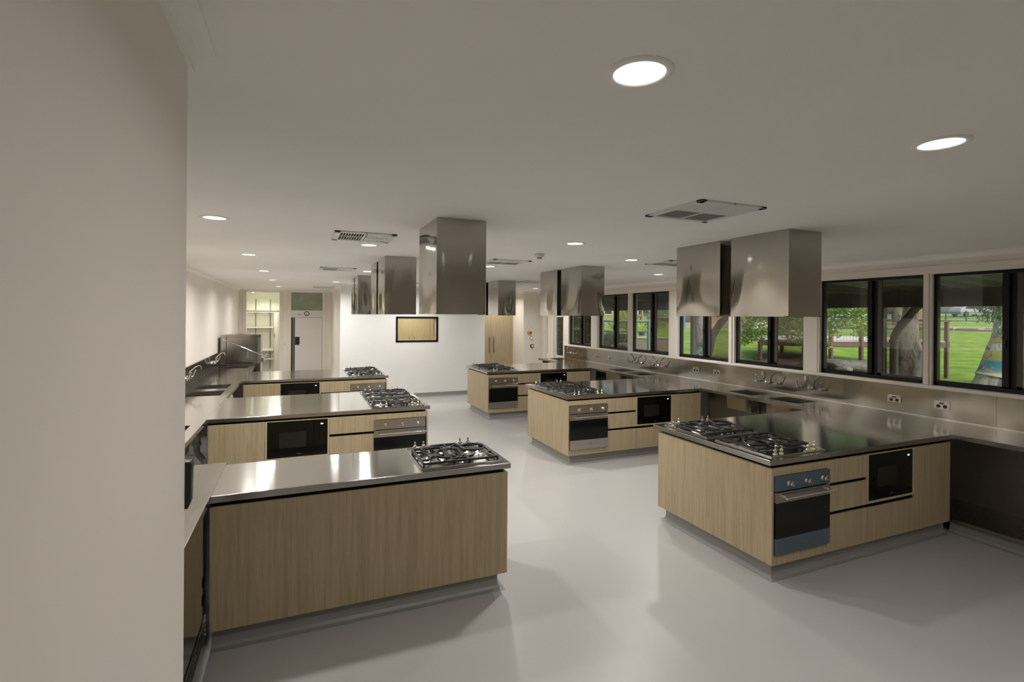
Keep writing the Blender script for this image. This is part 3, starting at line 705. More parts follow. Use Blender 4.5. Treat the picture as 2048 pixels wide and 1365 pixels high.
# under the window bench
u = root('undershelf_unit', (5.9, 1.9, 0), 'open stainless recess with low shelf under the front end of the window bench', 'undershelf')
MB().box(6.17, 6.19, 1.15, 3.96, .12, ZU).build('back_panel', M['steel_matte'], u)
MB().box(5.535, 6.17, 1.15, 3.96, .105, .125).build('shelf', M['steel_dark'], u)
MB().box(5.525, 5.535, 1.15, 2.72, .098, .128).build('front_lip', M['steel_panel'], u, .001)
MB().prism([(5.50, .0015), (5.53, .008), (5.545, .03), (5.548, .098), (5.60, .098), (5.60, .0015)], 'Y', 1.15, 2.74).build('plinth', M['kick_vinyl'], u)
for (ya, yb_, lab) in ((3.99, 5.81, 'stainless backing and posts beneath the sinks between the front and middle islands'), (7.10, 8.93, 'stainless backing and posts beneath the sinks between the middle and far islands'), (10.22, 11.42, 'stainless backing beneath the last sink of the window bench')):
    u = root('underbench_panel', (5.9, (ya + yb_) / 2, 0), lab, 'undershelf')
    MB().box(6.17, 6.19, ya, yb_, .12, ZU).build('back_panel', M['steel_matte'], u)
    MB().box(5.60, 6.17, ya, yb_, .105, .125).build('shelf', M['steel_dark'], u)
    MB().box(5.615, 6.17, yb_ - .012, yb_, .125, ZU).build('side_panel', M['steel_panel'], u)
    MB().box(5.59, 5.62, (ya + yb_) / 2 - .015, (ya + yb_) / 2 + .015, .12, ZU).build('post', M['steel_panel'], u)
    MB().box(5.60, 5.606, ya + .05, (ya + yb_) / 2 - .25, .30, ZU - .01).build('access_panel', M['steel_panel'], u, .002)
    MB().box(5.62, 5.66, ya, yb_, .0, .105).build('plinth', M['kick_vinyl'], u)
# under the blank wall bench
u = root('underbench_panel', (-1.1, 8, 0), 'stainless backing panel below the sinks along the blank side wall', 'undershelf')
MB().box(XL + .02, XL + .03, 4.1, 11.7, .10, ZU).build('back_panel', M['steel_matte'], u)
MB().box(XL + .02, XL + .06, 4.1, 11.7, .0, .10).build('plinth', M['kick_vinyl'], u)
MB().box(-1.50, -.88, 11.68, 11.70, .10, ZU).build('side_panel', M['steel_panel'], u)
# vented steel unit under the short bench (reflects the oak panel)
u = root('vented_cabinet', (-1.0, 2.5, 0), 'low stainless cabinet with vents and polished front beside the wall stub', 'steel cabinet')
MB().box(XL + .05, -.502, 1.64, 4.08, .12, ZU - .003).build('body', M['steel_dark'], u)
MB().box(-.502, -.492, 1.64, 3.34, .26, ZU - .012).build('front_panel', M['steel_hood'], u, .001)
g_ = MB()
for i in range(5): g_.box(-.502, -.488, 1.66, 3.33, .125 + i * .026, .137 + i * .026)
g_.build('vent_louvre', M['steel_dark'], u)
g_ = MB()
for i in range(2): g_.box(-.4925, -.489, 3.235, 3.315, .34 + i * .10, .39 + i * .10)
g_.build('vent_slot', M['gap'], u)
MB().box(-.56, -.52, 1.64, 3.34, .0, .12).build('plinth', M['black'], u)
t = root('power_plug', (-.49, 2.62, .18), 'black round plug with a green lead low on the polished steel cabinet', 'plug')
MB().lathe([(0, -.49), (.035, -.49), (.035, -.468), (.02, -.455), (0, -.455)], (0, 2.66, .20), 20, 'X').build('plug_body', M['black'], t)
MB().tube([(-.47, 2.66, .2), (-.455, 2.60, .16), (-.46, 2.55, .10), (-.47, 2.52, .03)], .007, 8).build('lead', M['green_box'], t)

# ---- taps: hot lever, spout, cold lever on the wall
def make_tap():
    r_ = root('wall_tap', (0, 0, 0), world=False); tag(r_, 'tap', 'tap'); C = M['chrome']
    s = MB().lathe([(.026, 0), (.026, .008), (.014, .012), (.014, .05), (0, .05)], (0, 0, 0), 18, 'X')
    s.lathe([(.0, -.022), (.016, -.022), (.019, -.01), (.019, .014), (.013, .02), (.0, .02)], (.05, 0, 0), 16)
    s.tube([(.05, 0, .015), (.05, 0, .055), (.055, .004, .085), (.075, .012, .105), (.12, .03, .150), (.155, .042, .172), (.175, .048, .174), (.190, .052, .160), (.193, .053, .12)], .0085, 12)
    s.build('spout', C, r_)
    for sy, c in ((1, M['red']), (-1, M['blue_mark'])):
        y = .165 * sy
        l = MB().lathe([(.024, 0), (.024, .008), (.016, .012), (.017, .048), (.020, .052), (.020, .066), (.0, .070)], (0, y, 0), 18, 'X')
        l.tube([(.058, y, .0), (.075, y + .012, .02), (.098, y + .03, .085)], [.008, .008, .0065], 10)
        l.lathe([(0, -.011), (.010, -.006), (.012, 0), (.010, .006), (0, .011)], (.099, y + .031, .092), 10)
        l.tube([(.058, y, .0), (.070, y - .03, -.004)], .006, 8)
        lo_ = l.build('lever', C, r_)
        MB().lathe([(.0175, .040), (.0178, .047), (.0175, .048)], (0, y, 0), 18, 'X').build('marking_ring', c, lo_)
    return r_
P_tap = Proto(make_tap())
XS = XR - .021
P_tap.put((XS, 5.295, 1.033), PI, 'chrome wall tap set over the sink under the third window from the front', 'chrome wall taps on the window side')
P_tap.put((XS, 4.630, 1.036), PI, 'chrome wall tap set closest to the front island, by the second window', 'chrome wall taps on the window side')
P_tap.put((XS, 8.42, 1.045), PI, 'chrome wall tap set below the fifth window, far one of its pair', 'chrome wall taps on the window side')
P_tap.put((XS, 7.74, 1.045), PI, 'chrome wall tap set below the fifth window, front one of its pair', 'chrome wall taps on the window side')
P_tap.put((XS, 10.96, 1.05), PI, 'chrome wall tap set at the far end of the window bench beside the doors', 'chrome wall taps on the window side')
XL2 = XL + .041
P_tap.put((XL2, 8.42, 1.035), 0, 'chrome wall tap set partly cut off by the wall stub edge', 'chrome wall taps on the blank wall')
P_tap.put((XL2, 10.86, 1.050), 0, 'chrome wall tap set just in front of the dishwasher', 'chrome wall taps on the blank wall')
P_tap.put((XL2, 5.45, 1.035), 0, 'chrome wall tap set behind the front island, almost hidden by the wall stub', 'chrome wall taps on the blank wall')
# ---- power points
def make_socket():
    r_ = root('power_point', (0, 0, 0), world=False); tag(r_, 'socket', 'power socket')
    MB().box(0, .006, -.073, .073, -.041, .041).build('plate', M['aluminium'], r_, .002)
    for y in (-.030, .030):
        MB().prism([(y + .019 * math.cos(PI / 4 * k + PI / 8), -.012 + .019 * math.sin(PI / 4 * k + PI / 8)) for k in range(8)], 'X', .006, .010).build('socket_face', M['black'], r_)
    MB().prism([(.022, .014), (.022, .024), (.012, .028), (-.012, .028), (-.022, .024), (-.022, .014)], 'X', .006, .010).build('switch', M['black'], r_)
    MB().box(.006, .0075, .055, .070, .033, .038).build('lettering', M['etch'], r_)
    return r_
P_so = Proto(make_socket())
for y, z, lab in ((3.620, 1.050, 'steel double power point on the splashback below the second window pane from the front'), (3.158, 1.052, 'steel double power point on the splashback closest to the camera'),
                  (6.745, 1.068, 'steel double power point, further one of two under the fourth window'), (6.280, 1.070, 'steel double power point, closer one of two under the fourth window'),
                  (9.870, 1.060, 'faint steel power point, further one of two under the sixth window'), (9.350, 1.058, 'faint steel power point, closer one of two under the sixth window')):
    P_so.put((XS, y, z), PI, lab, 'steel power points on the window-side splashback')
t = copy_tree(P_so.o); t.location = (XL2, 8.05, 1.02); t.rotation_euler = (0, 0, 0); t['label'] = 'power point on the steel splashback behind the spout of the cut-off tap'; t['group'] = 'power points on the blank wall'
# ---- cooktops onto the tops
for x, y, rz, lab in ((1.062, 3.690, 0, 'single four-burner gas cooktop on the front island, blank wall side'),
                      (3.572, 3.680, 0, 'rear gas cooktop of two on the front window-side island'), (3.572, 3.030, PI, 'front gas cooktop of two on the front window-side island'),
                      (3.590, 6.815, 0, 'rear gas cooktop of two on the middle window-side island'), (3.590, 6.150, PI, 'front gas cooktop of two on the middle window-side island'),
                      (3.605, 9.925, 0, 'rear gas cooktop of two on the far window-side island'), (3.605, 9.262, PI, 'front gas cooktop of two on the far window-side island'),
                      (1.045, 6.86, 0, 'rear gas cooktop of two on the middle island, blank wall side'), (1.045, 6.13, PI, 'front gas cooktop of two on the middle island, blank wall side'),
                      (1.060, 9.99, 0, 'rear gas cooktop of two on the far island, blank wall side'), (1.060, 9.28, PI, 'front gas cooktop of two on the far island, blank wall side')):
    P_ct.put((x, y, ZT + .0005), rz, lab, 'four-burner gas cooktops')
# ---- waste pipes below the blank wall bench
def waste(x, y, lab, s_=1):
    t = root('waste_pipe', (x, y, .1), lab, 'pipe', 'white plastic waste pipes')
    MB().lathe([(.045, .665), (.045, .64), (.036, .62), (.036, .58), (.044, .575), (.044, .545), (.034, .54)], (x, y, 0), 20).build('coupling', M['pvc'], t)
    MB().tube([(x, y, .60), (x, y, .50), (x + .01, y - .01, .46), (x + .05 * s_, y - .04, .42), (x + .08 * s_, y - .06, .38), (x + .085 * s_, y - .06, .33)], .030, 14).build('bend', M['pvc'], t)
    MB().lathe([(.032, .345), (.055, .34), (.060, .325), (.055, .31), (.032, .305)], (x + .085 * s_, y - .06, 0), 20).build('flange', M['pvc'], t)
    MB().tube([(x + .085 * s_, y - .06, .31), (x + .07 * s_, y - .06, .25), (x, y - .03, .18), (x - .01, y - .02, .10)], .032, 14).build('trap', M['steel_dark'], t)
waste(-1.02, 6.30, 'white plastic drain bend under the bench in front of the middle island')
t = root('bottle_trap', (-1.0, 6.62, .4), 'grey-white bottle trap hanging under the steel bench edge before the middle island', 'pipe')
MB().lathe([(.02, .80), (.03, .79), (.03, .75), (.045, .74), (.052, .70), (.052, .64), (.046, .625), (.052, .62), (.050, .585), (.03, .565), (0, .56)], (-.98, 6.66, 0), 20).build('bottle', M['pvc'], t)
MB().tube([(-.98, 6.66, .79), (-.98, 6.66, .87)], .02, 10).build('inlet', M['pvc'], t)
t = root('bottle_trap', (-1.0, 9.3, .4), 'small white bottle trap under the bench in front of the far island', 'pipe')
MB().lathe([(.03, .79), (.03, .75), (.045, .74), (.052, .70), (.052, .64), (.046, .625), (.03, .60), (0, .595)], (-.98, 8.62, 0), 20).build('bottle', M['pvc'], t)
MB().tube([(-.98, 8.62, .78), (-.98, 8.62, .87)], .02, 10).build('inlet', M['pvc'], t)
waste(-1.06, 8.2, 'white plastic drain bend under the bench in front of the far island')
# ---- black bracket at the end of the wall stub
t = root('wall_bracket', (-.30, 1.52, 1.5), 'slim black plastic holder sticking out past the end of the near bare wall', 'wall holder')
MB().prism([(-.33, 1.585), (-.256, 1.582), (-.2535, 1.575), (-.2545, 1.545), (-.256, 1.48), (-.262, 1.463), (-.270, 1.463), (-.274, 1.545), (-.33, 1.545)], 'Y', 1.4985, 1.53).build('body', M['black'], t, .002)

# ================================================================ PASS-THROUGH DISHWASHER
d = root('hood_dishwasher', (-1.1, 12.05, 0), 'stainless hood dishwasher with a long slanted lift bar at the end of the sink bench', 'dishwasher')
x0, x1, y0, y1 = -1.405, -.775, 11.80, 12.42
MB().box(x0 - .10, x0 - .002, y0 - .01, y1, .10, 1.525).build('rear_column', M['steel_panel'], d, .004)
hd = MB().box(x0, x1, y0, y1, .93, 1.50).build('hood', M['steel_panel'], d, .004)
MB().box(x0 - .003, x1 + .006, y0 - .006, y1 + .006, 1.478, 1.535).build('hood_cap', M['steel_panel'], hd, .004)
MB().box(x1 - .055, x1 + .004, y0 - .004, y0 + .04, .93, 1.478).build('corner_post', M['steel_oven'], hd)
b = MB()
for y in (y0 - .045, y1 + .045):
    b.tube([(x0 - .04, y, 1.433), (x1 + .085, y, 1.075)], .010, 12)
    b.tube([(x0 - .04, y, 1.433), (x0 - .04, y + (.05 if y < y0 else -.05), 1.433)], .014, 12)
b.tube([(x1 + .085, y0 - .045, 1.075), (x1 + .085, y1 + .045, 1.075)], .011, 12)
b.build('lift_bar', M['chrome'], d)
MB().box(-1.03, -.995, y0 - .012, y0, 1.035, 1.19).build('strap', M['aluminium'], hd, .004)
MB().box(x1, x1 + .06, y0 + .0, y1, .955, 1.045).build('front_bracket', M['steel_oven'], hd, .003)
MB().box(x0, x1, y0, y1, .16, .925).build('tank', M['steel_panel'], d, .004)
for x in (x0 + .05, x1 - .05):
    for y in (y0 + .05, y1 - .05): MB().tube([(x, y, 0), (x, y, .17)], .02, 10).build('leg', M['steel_dark'], d)
# ================================================================ FAR DOORS AND SMALL THINGS
t = root('coolroom_door', (.16, YB, 0), 'pale grey cool room door with black lock plate below the green transom', 'door')
MB().box(-.155, .567, YB - .008, YB + .055, .01, 1.868).build('leaf', M['coolroom_white'], t, .004)
MB().box(-.25, -.205, YB - .01, YB + .05, .0, 1.875).box(-.185, -.155, YB - .012, YB + .05, .0, 1.875).build('seal', M['black'], t)
MB().box(-.205, -.185, YB - .014, YB + .05, .0, 1.875).build('edge_strip', M['aluminium'], t)
MB().box(-.25, .577, YB - .004, YB + .06, 1.875, 2.035).build('header', M['coolroom_white'], t)
MB().box(.567, .577, YB - .004, YB + .05, 0, 1.875).build('jamb_seal', M['steel_dark'], t)
lk = MB().box(-.147, -.030, YB - .022, YB - .008, 1.095, 1.322).build('lock_plate', M['black'], t, .012)
MB().box(-.12, -.06, YB - .06, YB - .022, 1.17, 1.24).build('handle', M['black'], lk, .006)
MB().box(-.2, -.19, YB - .016, YB - .012, 1.3, 1.32).build('hinge', M['steel_dark'], t)
t = root('door_sign', (-.04, YB - .006, 1.95), 'small white sign with dark lettering on the cool room door header', 'sign')
MB().box(-.112, .025, YB - .010, YB - .004, 1.920, 1.985).build('plate', M['plastic_white'], t, .002)
e = MB(); rnd = random.Random(3); x = -.092
while x < .006:
    w_ = rnd.uniform(.007, .012); e.box(x, x + w_, YB - .0115, YB - .010, 1.942, 1.942 + rnd.choice((.018, .018, .022))); x += w_ + .004
e.build('lettering', M['black'], t)
t = root('dial_thermometer', (.156, YB - .02, 1.985), 'round black-rimmed dial thermometer on the cool room door header', 'thermometer')
MB().lathe([(.066, YB - .004), (.070, YB - .02), (.064, YB - .028), (.054, YB - .028), (.052, YB - .018)], (.156, 0, 1.985), 32, 'Y').build('rim', M['black'], t)
MB().disc((.156, YB - .017, 1.985), .053, 32, 'Y').build('dial', M['plastic_white'], t)
MB().box(.152, .160, YB - .021, YB - .018, 1.945, 2.018).box(.138, .174, YB - .021, YB - .018, 1.948, 1.953).build('needle', M['black'], t)
t = root('light_switch', (-.42, YB - .006, 1.145), 'white light switch on the strip of wall between the two far doorways', 'switch')
MB().box(-.457, -.381, YB - .008, YB, 1.085, 1.205).build('plate', M['plastic_white'], t, .002); MB().box(-.428, -.410, YB - .012, YB - .008, 1.13, 1.16).build('rocker', M['white_paint'], t)
# pantry
t = root('pantry_door', (-.56, 15.74, 0), 'cream door standing open inside the pantry with a small black lock', 'door')
MB().add([(-.560, 15.75, .01), (-.525, 15.75, .01), (-.685, 16.45, .01), (-.72, 16.45, .01), (-.560, 15.75, 2.01), (-.525, 15.75, 2.01), (-.685, 16.45, 2.01), (-.72, 16.45, 2.01)],
         [(0, 3, 2, 1), (4, 5, 6, 7), (0, 1, 5, 4), (1, 2, 6, 5), (2, 3, 7, 6), (3, 0, 4, 7)]).build('leaf', M['cream_room'], t)
MB().box(-.712, -.700, 16.28, 16.32, 1.28, 1.40).build('lock', M['black'], t)
for z, x1_, lab in ((2.014, -.74, 'topmost pantry shelf level with the transom bar'), (1.55, -.765, 'pantry shelf above the dishwasher top'), (.86, -.765, 'thick pantry shelf seen past the dishwasher'), (.60, -.765, 'lowest visible pantry shelf')):
    t = root('wall_shelf', (-1.1, 17.0, z), lab, 'shelf', 'cream pantry shelves')
    MB().box(XL, x1_, 16.78, 17.14, z, z + (.05 if z == .86 else .022)).build('board', M['cream_room'], t, .002)
    for x in (-1.26, -.86): MB().prism([(16.82, z), (17.12, z), (17.12, z - .11)], 'X', x - .006, x + .006).build('bracket', M['steel_dark'], t)
for x in (-1.26, -.86):
    t = root('shelf_rail', (x, 17.14, .4), 'slotted steel shelf rail on the pantry wall, %s' % ('closer to the side wall' if x < -1 else 'closer to the open door'), 'rail', 'pantry shelf rails')
    MB().box(x - .012, x + .012, 17.136, 17.15, .3, 2.42).build('rail_strip', M['steel_oven'], t)
    e = MB()
    for k in range(60): e.box(x - .005, x + .005, 17.134, 17.136, .33 + k * .035, .345 + k * .035)
    e.build('slot_pattern', M['gap'], t)
# store room cupboard behind the hatch
t = root('tall_cupboard', (2.76, 13.6, 0), 'tall oak cupboard seen through the black-framed hatch', 'cupboard')
for xa, xb, hx in ((2.165, 2.763, 2.70), (2.767, 3.262, 2.83)):
    dd = MB().box(xa, xb, 13.6, 13.62, .1, 2.35).build('door', M['oak'], t, .001)
    MB().tube([(hx, 13.6, 1.38), (hx, 13.56, 1.375), (hx, 13.56, 1.06), (hx, 13.6, 1.055)], .006, 8).build('handle', M['bronze'], dd)
MB().box(2.10, 2.163, 13.61, 14.2, .0, 2.4).box(3.264, 3.36, 13.61, 14.2, 0, 2.4).build('side_panel', M['oak'], t)
MB().box(2.163, 3.264, 13.63, 14.2, .0, 2.4).build('carcass', M['oak'], t)
# alcove cupboard
t = root('tall_cupboard', (5.05, 13.64, 0), 'tall oak double-door cupboard with long dark handles beside the switches', 'cupboard')
for xa, xb, hx in ((4.45, 5.046, 5.00), (5.05, 5.652, 5.134)):
    dd = MB().box(xa, xb, 13.64, 13.66, .1, 2.4).build('door', M['oak'], t, .001)
    MB().tube([(hx, 13.64, 1.345), (hx, 13.605, 1.34), (hx, 13.605, .905), (hx, 13.64, .90)], .008, 8).build('handle', M['bronze'], dd)
MB().box(5.654, 5.735, 13.64, 14.28, .0, 2.45).box(4.37, 4.448, 13.64, 14.28, 0, 2.45).build('side_panel', M['oak'], t)
MB().box(4.45, 5.652, 13.665, 14.28, .0, 2.45).build('carcass', M['oak'], t)
# switches on the end wall (Y = 13.4)
def wp(name, x, z, w_, h, material, lab, cat, dep=.010):
    t = root(name, (x, 13.4, z), lab, cat); o = MB().box(x - w_ / 2, x + w_ / 2, 13.4 - dep, 13.4, z - h / 2, z + h / 2).build('plate', material, t, .002); return t, o
t, _ = wp('wall_sensor', 6.135, 1.775, .075, .08, M['plastic_white'], 'square white sensor topmost of the controls beside the glazed doors', 'sensor', .014); MB().box(6.145, 6.155, 13.384, 13.386, 1.755, 1.765).build('indicator', M['led'], t)
t, _ = wp('light_switch', 6.125, 1.635, .075, .115, M['plastic_white'], 'white switch plate under the square sensor, on the cupboard side', 'switch'); MB().box(6.11, 6.14, 13.387, 13.390, 1.60, 1.67).build('rocker', M['white_paint'], t)
t, _ = wp('light_switch', 6.225, 1.635, .075, .115, M['wall_paint'], 'cream switch plate under the square sensor, on the door side', 'switch'); MB().box(6.21, 6.24, 13.387, 13.390, 1.60, 1.67).build('rocker', M['plastic_white'], t)
t = root('emergency_stop', (6.15, 13.4, 1.48), 'yellow emergency stop box with red button between the switch plates', 'emergency stop')
MB().box(6.10, 6.19, 13.34, 13.4, 1.44, 1.52).build('box', M['yellow'], t, .004)
MB().lathe([(.0, 13.30), (.030, 13.302), (.032, 13.315), (.018, 13.325), (.018, 13.34)], (6.165, 0, 1.48), 20, 'Y').build('button', M['red'], t)
t, _ = wp('light_switch', 6.115, 1.31, .075, .115, M['plastic_white'], 'blank white plate below the yellow emergency stop', 'switch'); MB().box(6.10, 6.13, 13.387, 13.390, 1.28, 1.34).build('rocker', M['white_paint'], t)
t, _ = wp('key_switch', 6.225, 1.315, .075, .115, M['aluminium'], 'steel switch plate with a glowing blue light', 'switch'); MB().lathe([(0, 13.386), (.014, 13.387), (.016, 13.39)], (6.225, 0, 1.32), 18, 'Y').build('indicator', M['led'], t)
t, _ = wp('exit_button', 6.235, 1.09, .09, .09, M['green_box'], 'small green break-glass box, lowest of the wall controls', 'exit button', .04); MB().box(6.215, 6.262, 13.357, 13.360, 1.065, 1.115).build('window', M['plastic_white'], t)

for o in list(bpy.data.objects):
    if o.parent is None and abs(o.location.y - 13.4) < 1e-4:
        K = 12.87 / 13.4; o.location = (o.location.x * K, 12.87, 1.96 + (o.location.z - 1.96) * K)

# ================================================================ OUTSIDE
def mixn(m, a, b, fac, mode='MIX'):
    n = m.node_tree.nodes.new('ShaderNodeMix'); n.data_type = 'RGBA'; n.blend_type = mode
    l = m.node_tree.links
    for s_, v_ in ((0, fac), (6, a), (7, b)):
        if isinstance(v_, (int, float)): n.inputs[s_].default_value = v_
        elif isinstance(v_, tuple): n.inputs[s_].default_value = (*v_, 1)
        else: l.new(v_, n.inputs[s_])
    return n.outputs[2]
m = mat('lawn', (.2, .3, .06), .85, spec=.15); v = coords(m)
a_ = ramp(m, noise(m, v, 1.1, 6, .6), [(.32, (.13, .24, .035)), (.52, (.23, .37, .06)), (.72, (.36, .47, .10))])
setc(m, mixn(m, a_, ramp(m, noise(m, v, 28, 3, .8), [(.3, (.45, .45, .4)), (.7, (1.2, 1.2, 1.1))]), .8, 'MULTIPLY')); bump(m, noise(m, v, 30, 4, .8), .8, .05); M['lawn'] = m
m = mat('mulch', (.10, .06, .04), .9); v = coords(m); setc(m, ramp(m, noise(m, v, 16, 5, .8), [(.35, (.05, .03, .022)), (.55, (.15, .09, .065)), (.75, (.28, .19, .15))])); bump(m, noise(m, v, 20, 4), .8, .04); M['mulch'] = m
m = mat('rock', (.22, .21, .2), .8); v = coords(m); setc(m, ramp(m, noise(m, v, 3, 6, .65), [(.3, (.06, .058, .056)), (.5, (.13, .125, .12)), (.7, (.25, .21, .165))])); bump(m, noise(m, v, 8, 5), .6, .04); M['rock'] = m
m = mat('bark', (.4, .38, .36), .8); v = coords(m, (1, 1, .45))
f_ = noise(m, v, 3.2, 4, .7, .8); setc(m, ramp(m, f_, [(.36, (.13, .10, .09)), (.45, (.30, .27, .27)), (.52, (.42, .42, .45)), (.60, (.50, .45, .36)), (.68, (.26, .22, .20))])); bump(m, noise(m, v, 14, 5), .5, .03); M['bark'] = m
m = mat('bark_dark', (.1, .08, .07), .9); v = coords(m); setc(m, ramp(m, noise(m, v, 9, 5), [(.3, (.05, .04, .035)), (.7, (.16, .13, .11))])); M['bark_dark'] = m
M['metal_post'] = mat('metal_post', (.09, .12, .10), .5); M['fascia'] = mat('fascia', (.055, .055, .04), .8)
m = mat('roof_sheet', (.085, .085, .07), .7); M['roof_sheet'] = m
M['pipe_grey'] = mat('pipe_grey', (.17, .17, .15), .45)
M['rail_green'] = mat('rail_green', (.12, .23, .21), .45); M['fence_green'] = mat('fence_green', (.05, .16, .15), .5)
M['concrete'] = mat('concrete', (.48, .47, .45), .85); M['asphalt'] = mat('asphalt', (.34, .34, .36), .8); M['stone'] = mat('stone', (.34, .29, .26), .85)
M['deck_grey'] = mat('deck_grey', (.62, .58, .56), .6)
def brickm(name, c1, c2, mort, sc, rot=(0, 0, 0)):
    m = mat(name, c1, .85); n = m.node_tree.nodes.new('ShaderNodeTexBrick'); n.inputs['Scale'].default_value = sc
    n.inputs['Color1'].default_value = (*c1, 1); n.inputs['Color2'].default_value = (*c2, 1); n.inputs['Mortar'].default_value = (*mort, 1); n.inputs['Mortar Size'].default_value = .02
    m.node_tree.links.new(coords(m, rot=rot), n.inputs['Vector']); setc(m, n.outputs[0]); M[name] = m
RX = (PI / 2, 0, 0)
brickm('wall_block', (.40, .32, .23), (.30, .24, .18), (.17, .14, .11), 2.2, RX)
brickm('brick_pink', (.36, .19, .16), (.30, .16, .13), (.34, .28, .25), 3, RX); brickm('brick_orange', (.50, .26, .13), (.42, .21, .11), (.4, .34, .28), 3, RX)
brickm('block_sand', (.50, .40, .27), (.42, .32, .21), (.16, .12, .08), 1.6, RX)
def leafm(name, c1, c2, tr=.35):
    m = bpy.data.materials.new(name); m.use_nodes = True; n = m.node_tree.nodes; l = m.node_tree.links; n.clear()
    o = n.new('ShaderNodeOutputMaterial'); mx = n.new('ShaderNodeMixShader'); d = n.new('ShaderNodeBsdfDiffuse'); t = n.new('ShaderNodeBsdfTranslucent'); g = n.new('ShaderNodeBsdfGlossy'); ad = n.new('ShaderNodeMixShader')
    g.inputs['Roughness'].default_value = .35; mx.inputs[0].default_value = tr; ad.inputs[0].default_value = .07
    tc = n.new('ShaderNodeTexCoord'); no = n.new('ShaderNodeTexNoise'); no.inputs['Scale'].default_value = 2.5; r_ = n.new('ShaderNodeValToRGB')
    l.new(tc.outputs['Object'], no.inputs['Vector']); l.new(no.outputs['Fac'], r_.inputs[0])
    r_.color_ramp.elements[0].position = .35; r_.color_ramp.elements[0].color = (*c1, 1); r_.color_ramp.elements[1].position = .68; r_.color_ramp.elements[1].color = (*c2, 1)
    for x in (d, t): l.new(r_.outputs[0], x.inputs[0])
    l.new(d.outputs[0], mx.inputs[1]); l.new(t.outputs[0], mx.inputs[2]); l.new(mx.outputs[0], ad.inputs[1]); l.new(g.outputs[0], ad.inputs[2]); l.new(ad.outputs[0], o.inputs[0]); M[name] = m
leafm('leaf_gum', (.05, .10, .045), (.15, .22, .10)); leafm('leaf_bright', (.08, .17, .03), (.30, .38, .06)); leafm('leaf_shrub', (.10, .20, .08), (.34, .42, .24), .45); leafm('leaf_cycad', (.25, .40, .03), (.68, .72, .10), .5); leafm('leaf_grassy', (.08, .16, .06), (.2, .3, .12))
# ---- ground
def sstep(a, b, x): t = max(0, min(1, (x - a) / (b - a))); return t * t * (3 - 2 * t)
def lerp_tab(tab, x):
    if x <= tab[0][0]: return tab[0][1]
    for (a, b), (c, d_) in zip(tab, tab[1:]):
        if x <= c: return b + (d_ - b) * (x - a) / (c - a)
    return tab[-1][1]
B1 = [(6, 0), (11, 0), (16.6, .14), (23.7, .35), (29.7, .69), (39, 1.14), (45, 1.33), (60, 1.5), (71, 1.69), (76, 2.1), (83, 2.5), (140, 3.4)]
B2 = [(6, 0), (9, .30), (11, .42), (13, .54), (16.9, .77), (26.8, .94), (36, .98), (60, 1.2), (140, 2.5)]
def gz(x, y):
    t = sstep(.5, .88, y / max(x, .1)); z = lerp_tab(B1, x) * (1 - t) + lerp_tab(B2, x) * t
    # low bed under the deck
    z += .22 * math.exp(-((x - 14.6) ** 2 + (y - 9.9) ** 2) / 3.5)
    return z
s = MB(); xs = [9.55 + (k / 60) ** 2.0 * 110 for k in range(61)]; ysl = [-25 + k * 2.5 for k in range(11)] + [2.5 + k * .8 for k in range(35)] + [31 + k * 4 for k in range(24)]
s.v = [(x, y, gz(x, y)) for x in xs for y in ysl]; nY = len(ysl)
s.f = [(i * nY + j, (i + 1) * nY + j, (i + 1) * nY + j + 1, i * nY + j + 1) for i in range(60) for j in range(nY - 1)]; s.smooth = [True] * len(s.f)
struct('ground', s, M['lawn'])
struct('path', MB().box(XR + .14, 9.6, -25, 30, -.12, -.005), M['concrete'])
# ---- verandah
s = MB(); prof = []; N = 170
y = -4.0; vs = []; fs = []
k = 0
ysr = []
while y < 14.4:
    ysr += [(y, 0), (y + .05, .05), (y + .14, .05), (y + .19, 0)]; y += .36
for (yy_, dz) in ysr: vs += [(XR + .14, yy_, 2.66 - dz), (10.0, yy_, 2.43 - dz)]
s.add(vs, [(2 * i, 2 * i + 1, 2 * i + 3, 2 * i + 2) for i in range(len(ysr) - 1)])
vr = root('verandah_roof', (8, 9, 2.4), 'ribbed sheet verandah roof with deep dark fascia outside the windows', 'verandah roof')
s.build('roof_sheet', M['roof_sheet'], vr)
MB().box(XR + .14, 10.05, -4, 14.7, 2.72, 2.76).build('top_sheet', M['roof_sheet'], vr)
MB().box(9.22, 9.38, -4, 14.7, 2.155, 2.44).build('fascia_beam', M['fascia'], vr)
f = MB()
for yy_ in (1.2, 5.6, 10.15, 14.5): f.box(XR + .14, 9.25, yy_ - .04, yy_ + .04, 2.38, 2.54)
f.build('rafter', M['fascia'], vr)
for yy_, lab in ((5.60, 'dark grey-green verandah post next to the downpipe'), (10.17, 'grey-green verandah post beside the thin painted tree trunk')):
    t = root('verandah_post', (9.3, yy_, 0), lab, 'post'); MB().box(9.25, 9.35, yy_ - .05, yy_ + .05, 0, 2.155).build('post_shaft', M['metal_post'], t, .004); MB().box(9.23, 9.37, yy_ - .07, yy_ + .07, 0, .01).build('base_plate', M['metal_post'], t)
t = root('downpipe', (9.45, 5.45, 0), 'round grey downpipe with an elbow in front of the big tree trunk', 'downpipe')
MB().tube([(9.62, 4.93, 2.34), (9.50, 5.18, 2.16), (9.43, 5.42, 1.78), (9.42, 5.47, 1.66), (9.42, 5.48, 1.5), (9.42, 5.48, .02)], .062, 16).build('pipe_run', M['pipe_grey'], t)
MB().lathe([(.063, 1.60), (.071, 1.60), (.071, 1.55), (.063, 1.55)], (9.42, 5.48, 0), 18).build('collar', M['pipe_grey'], t)
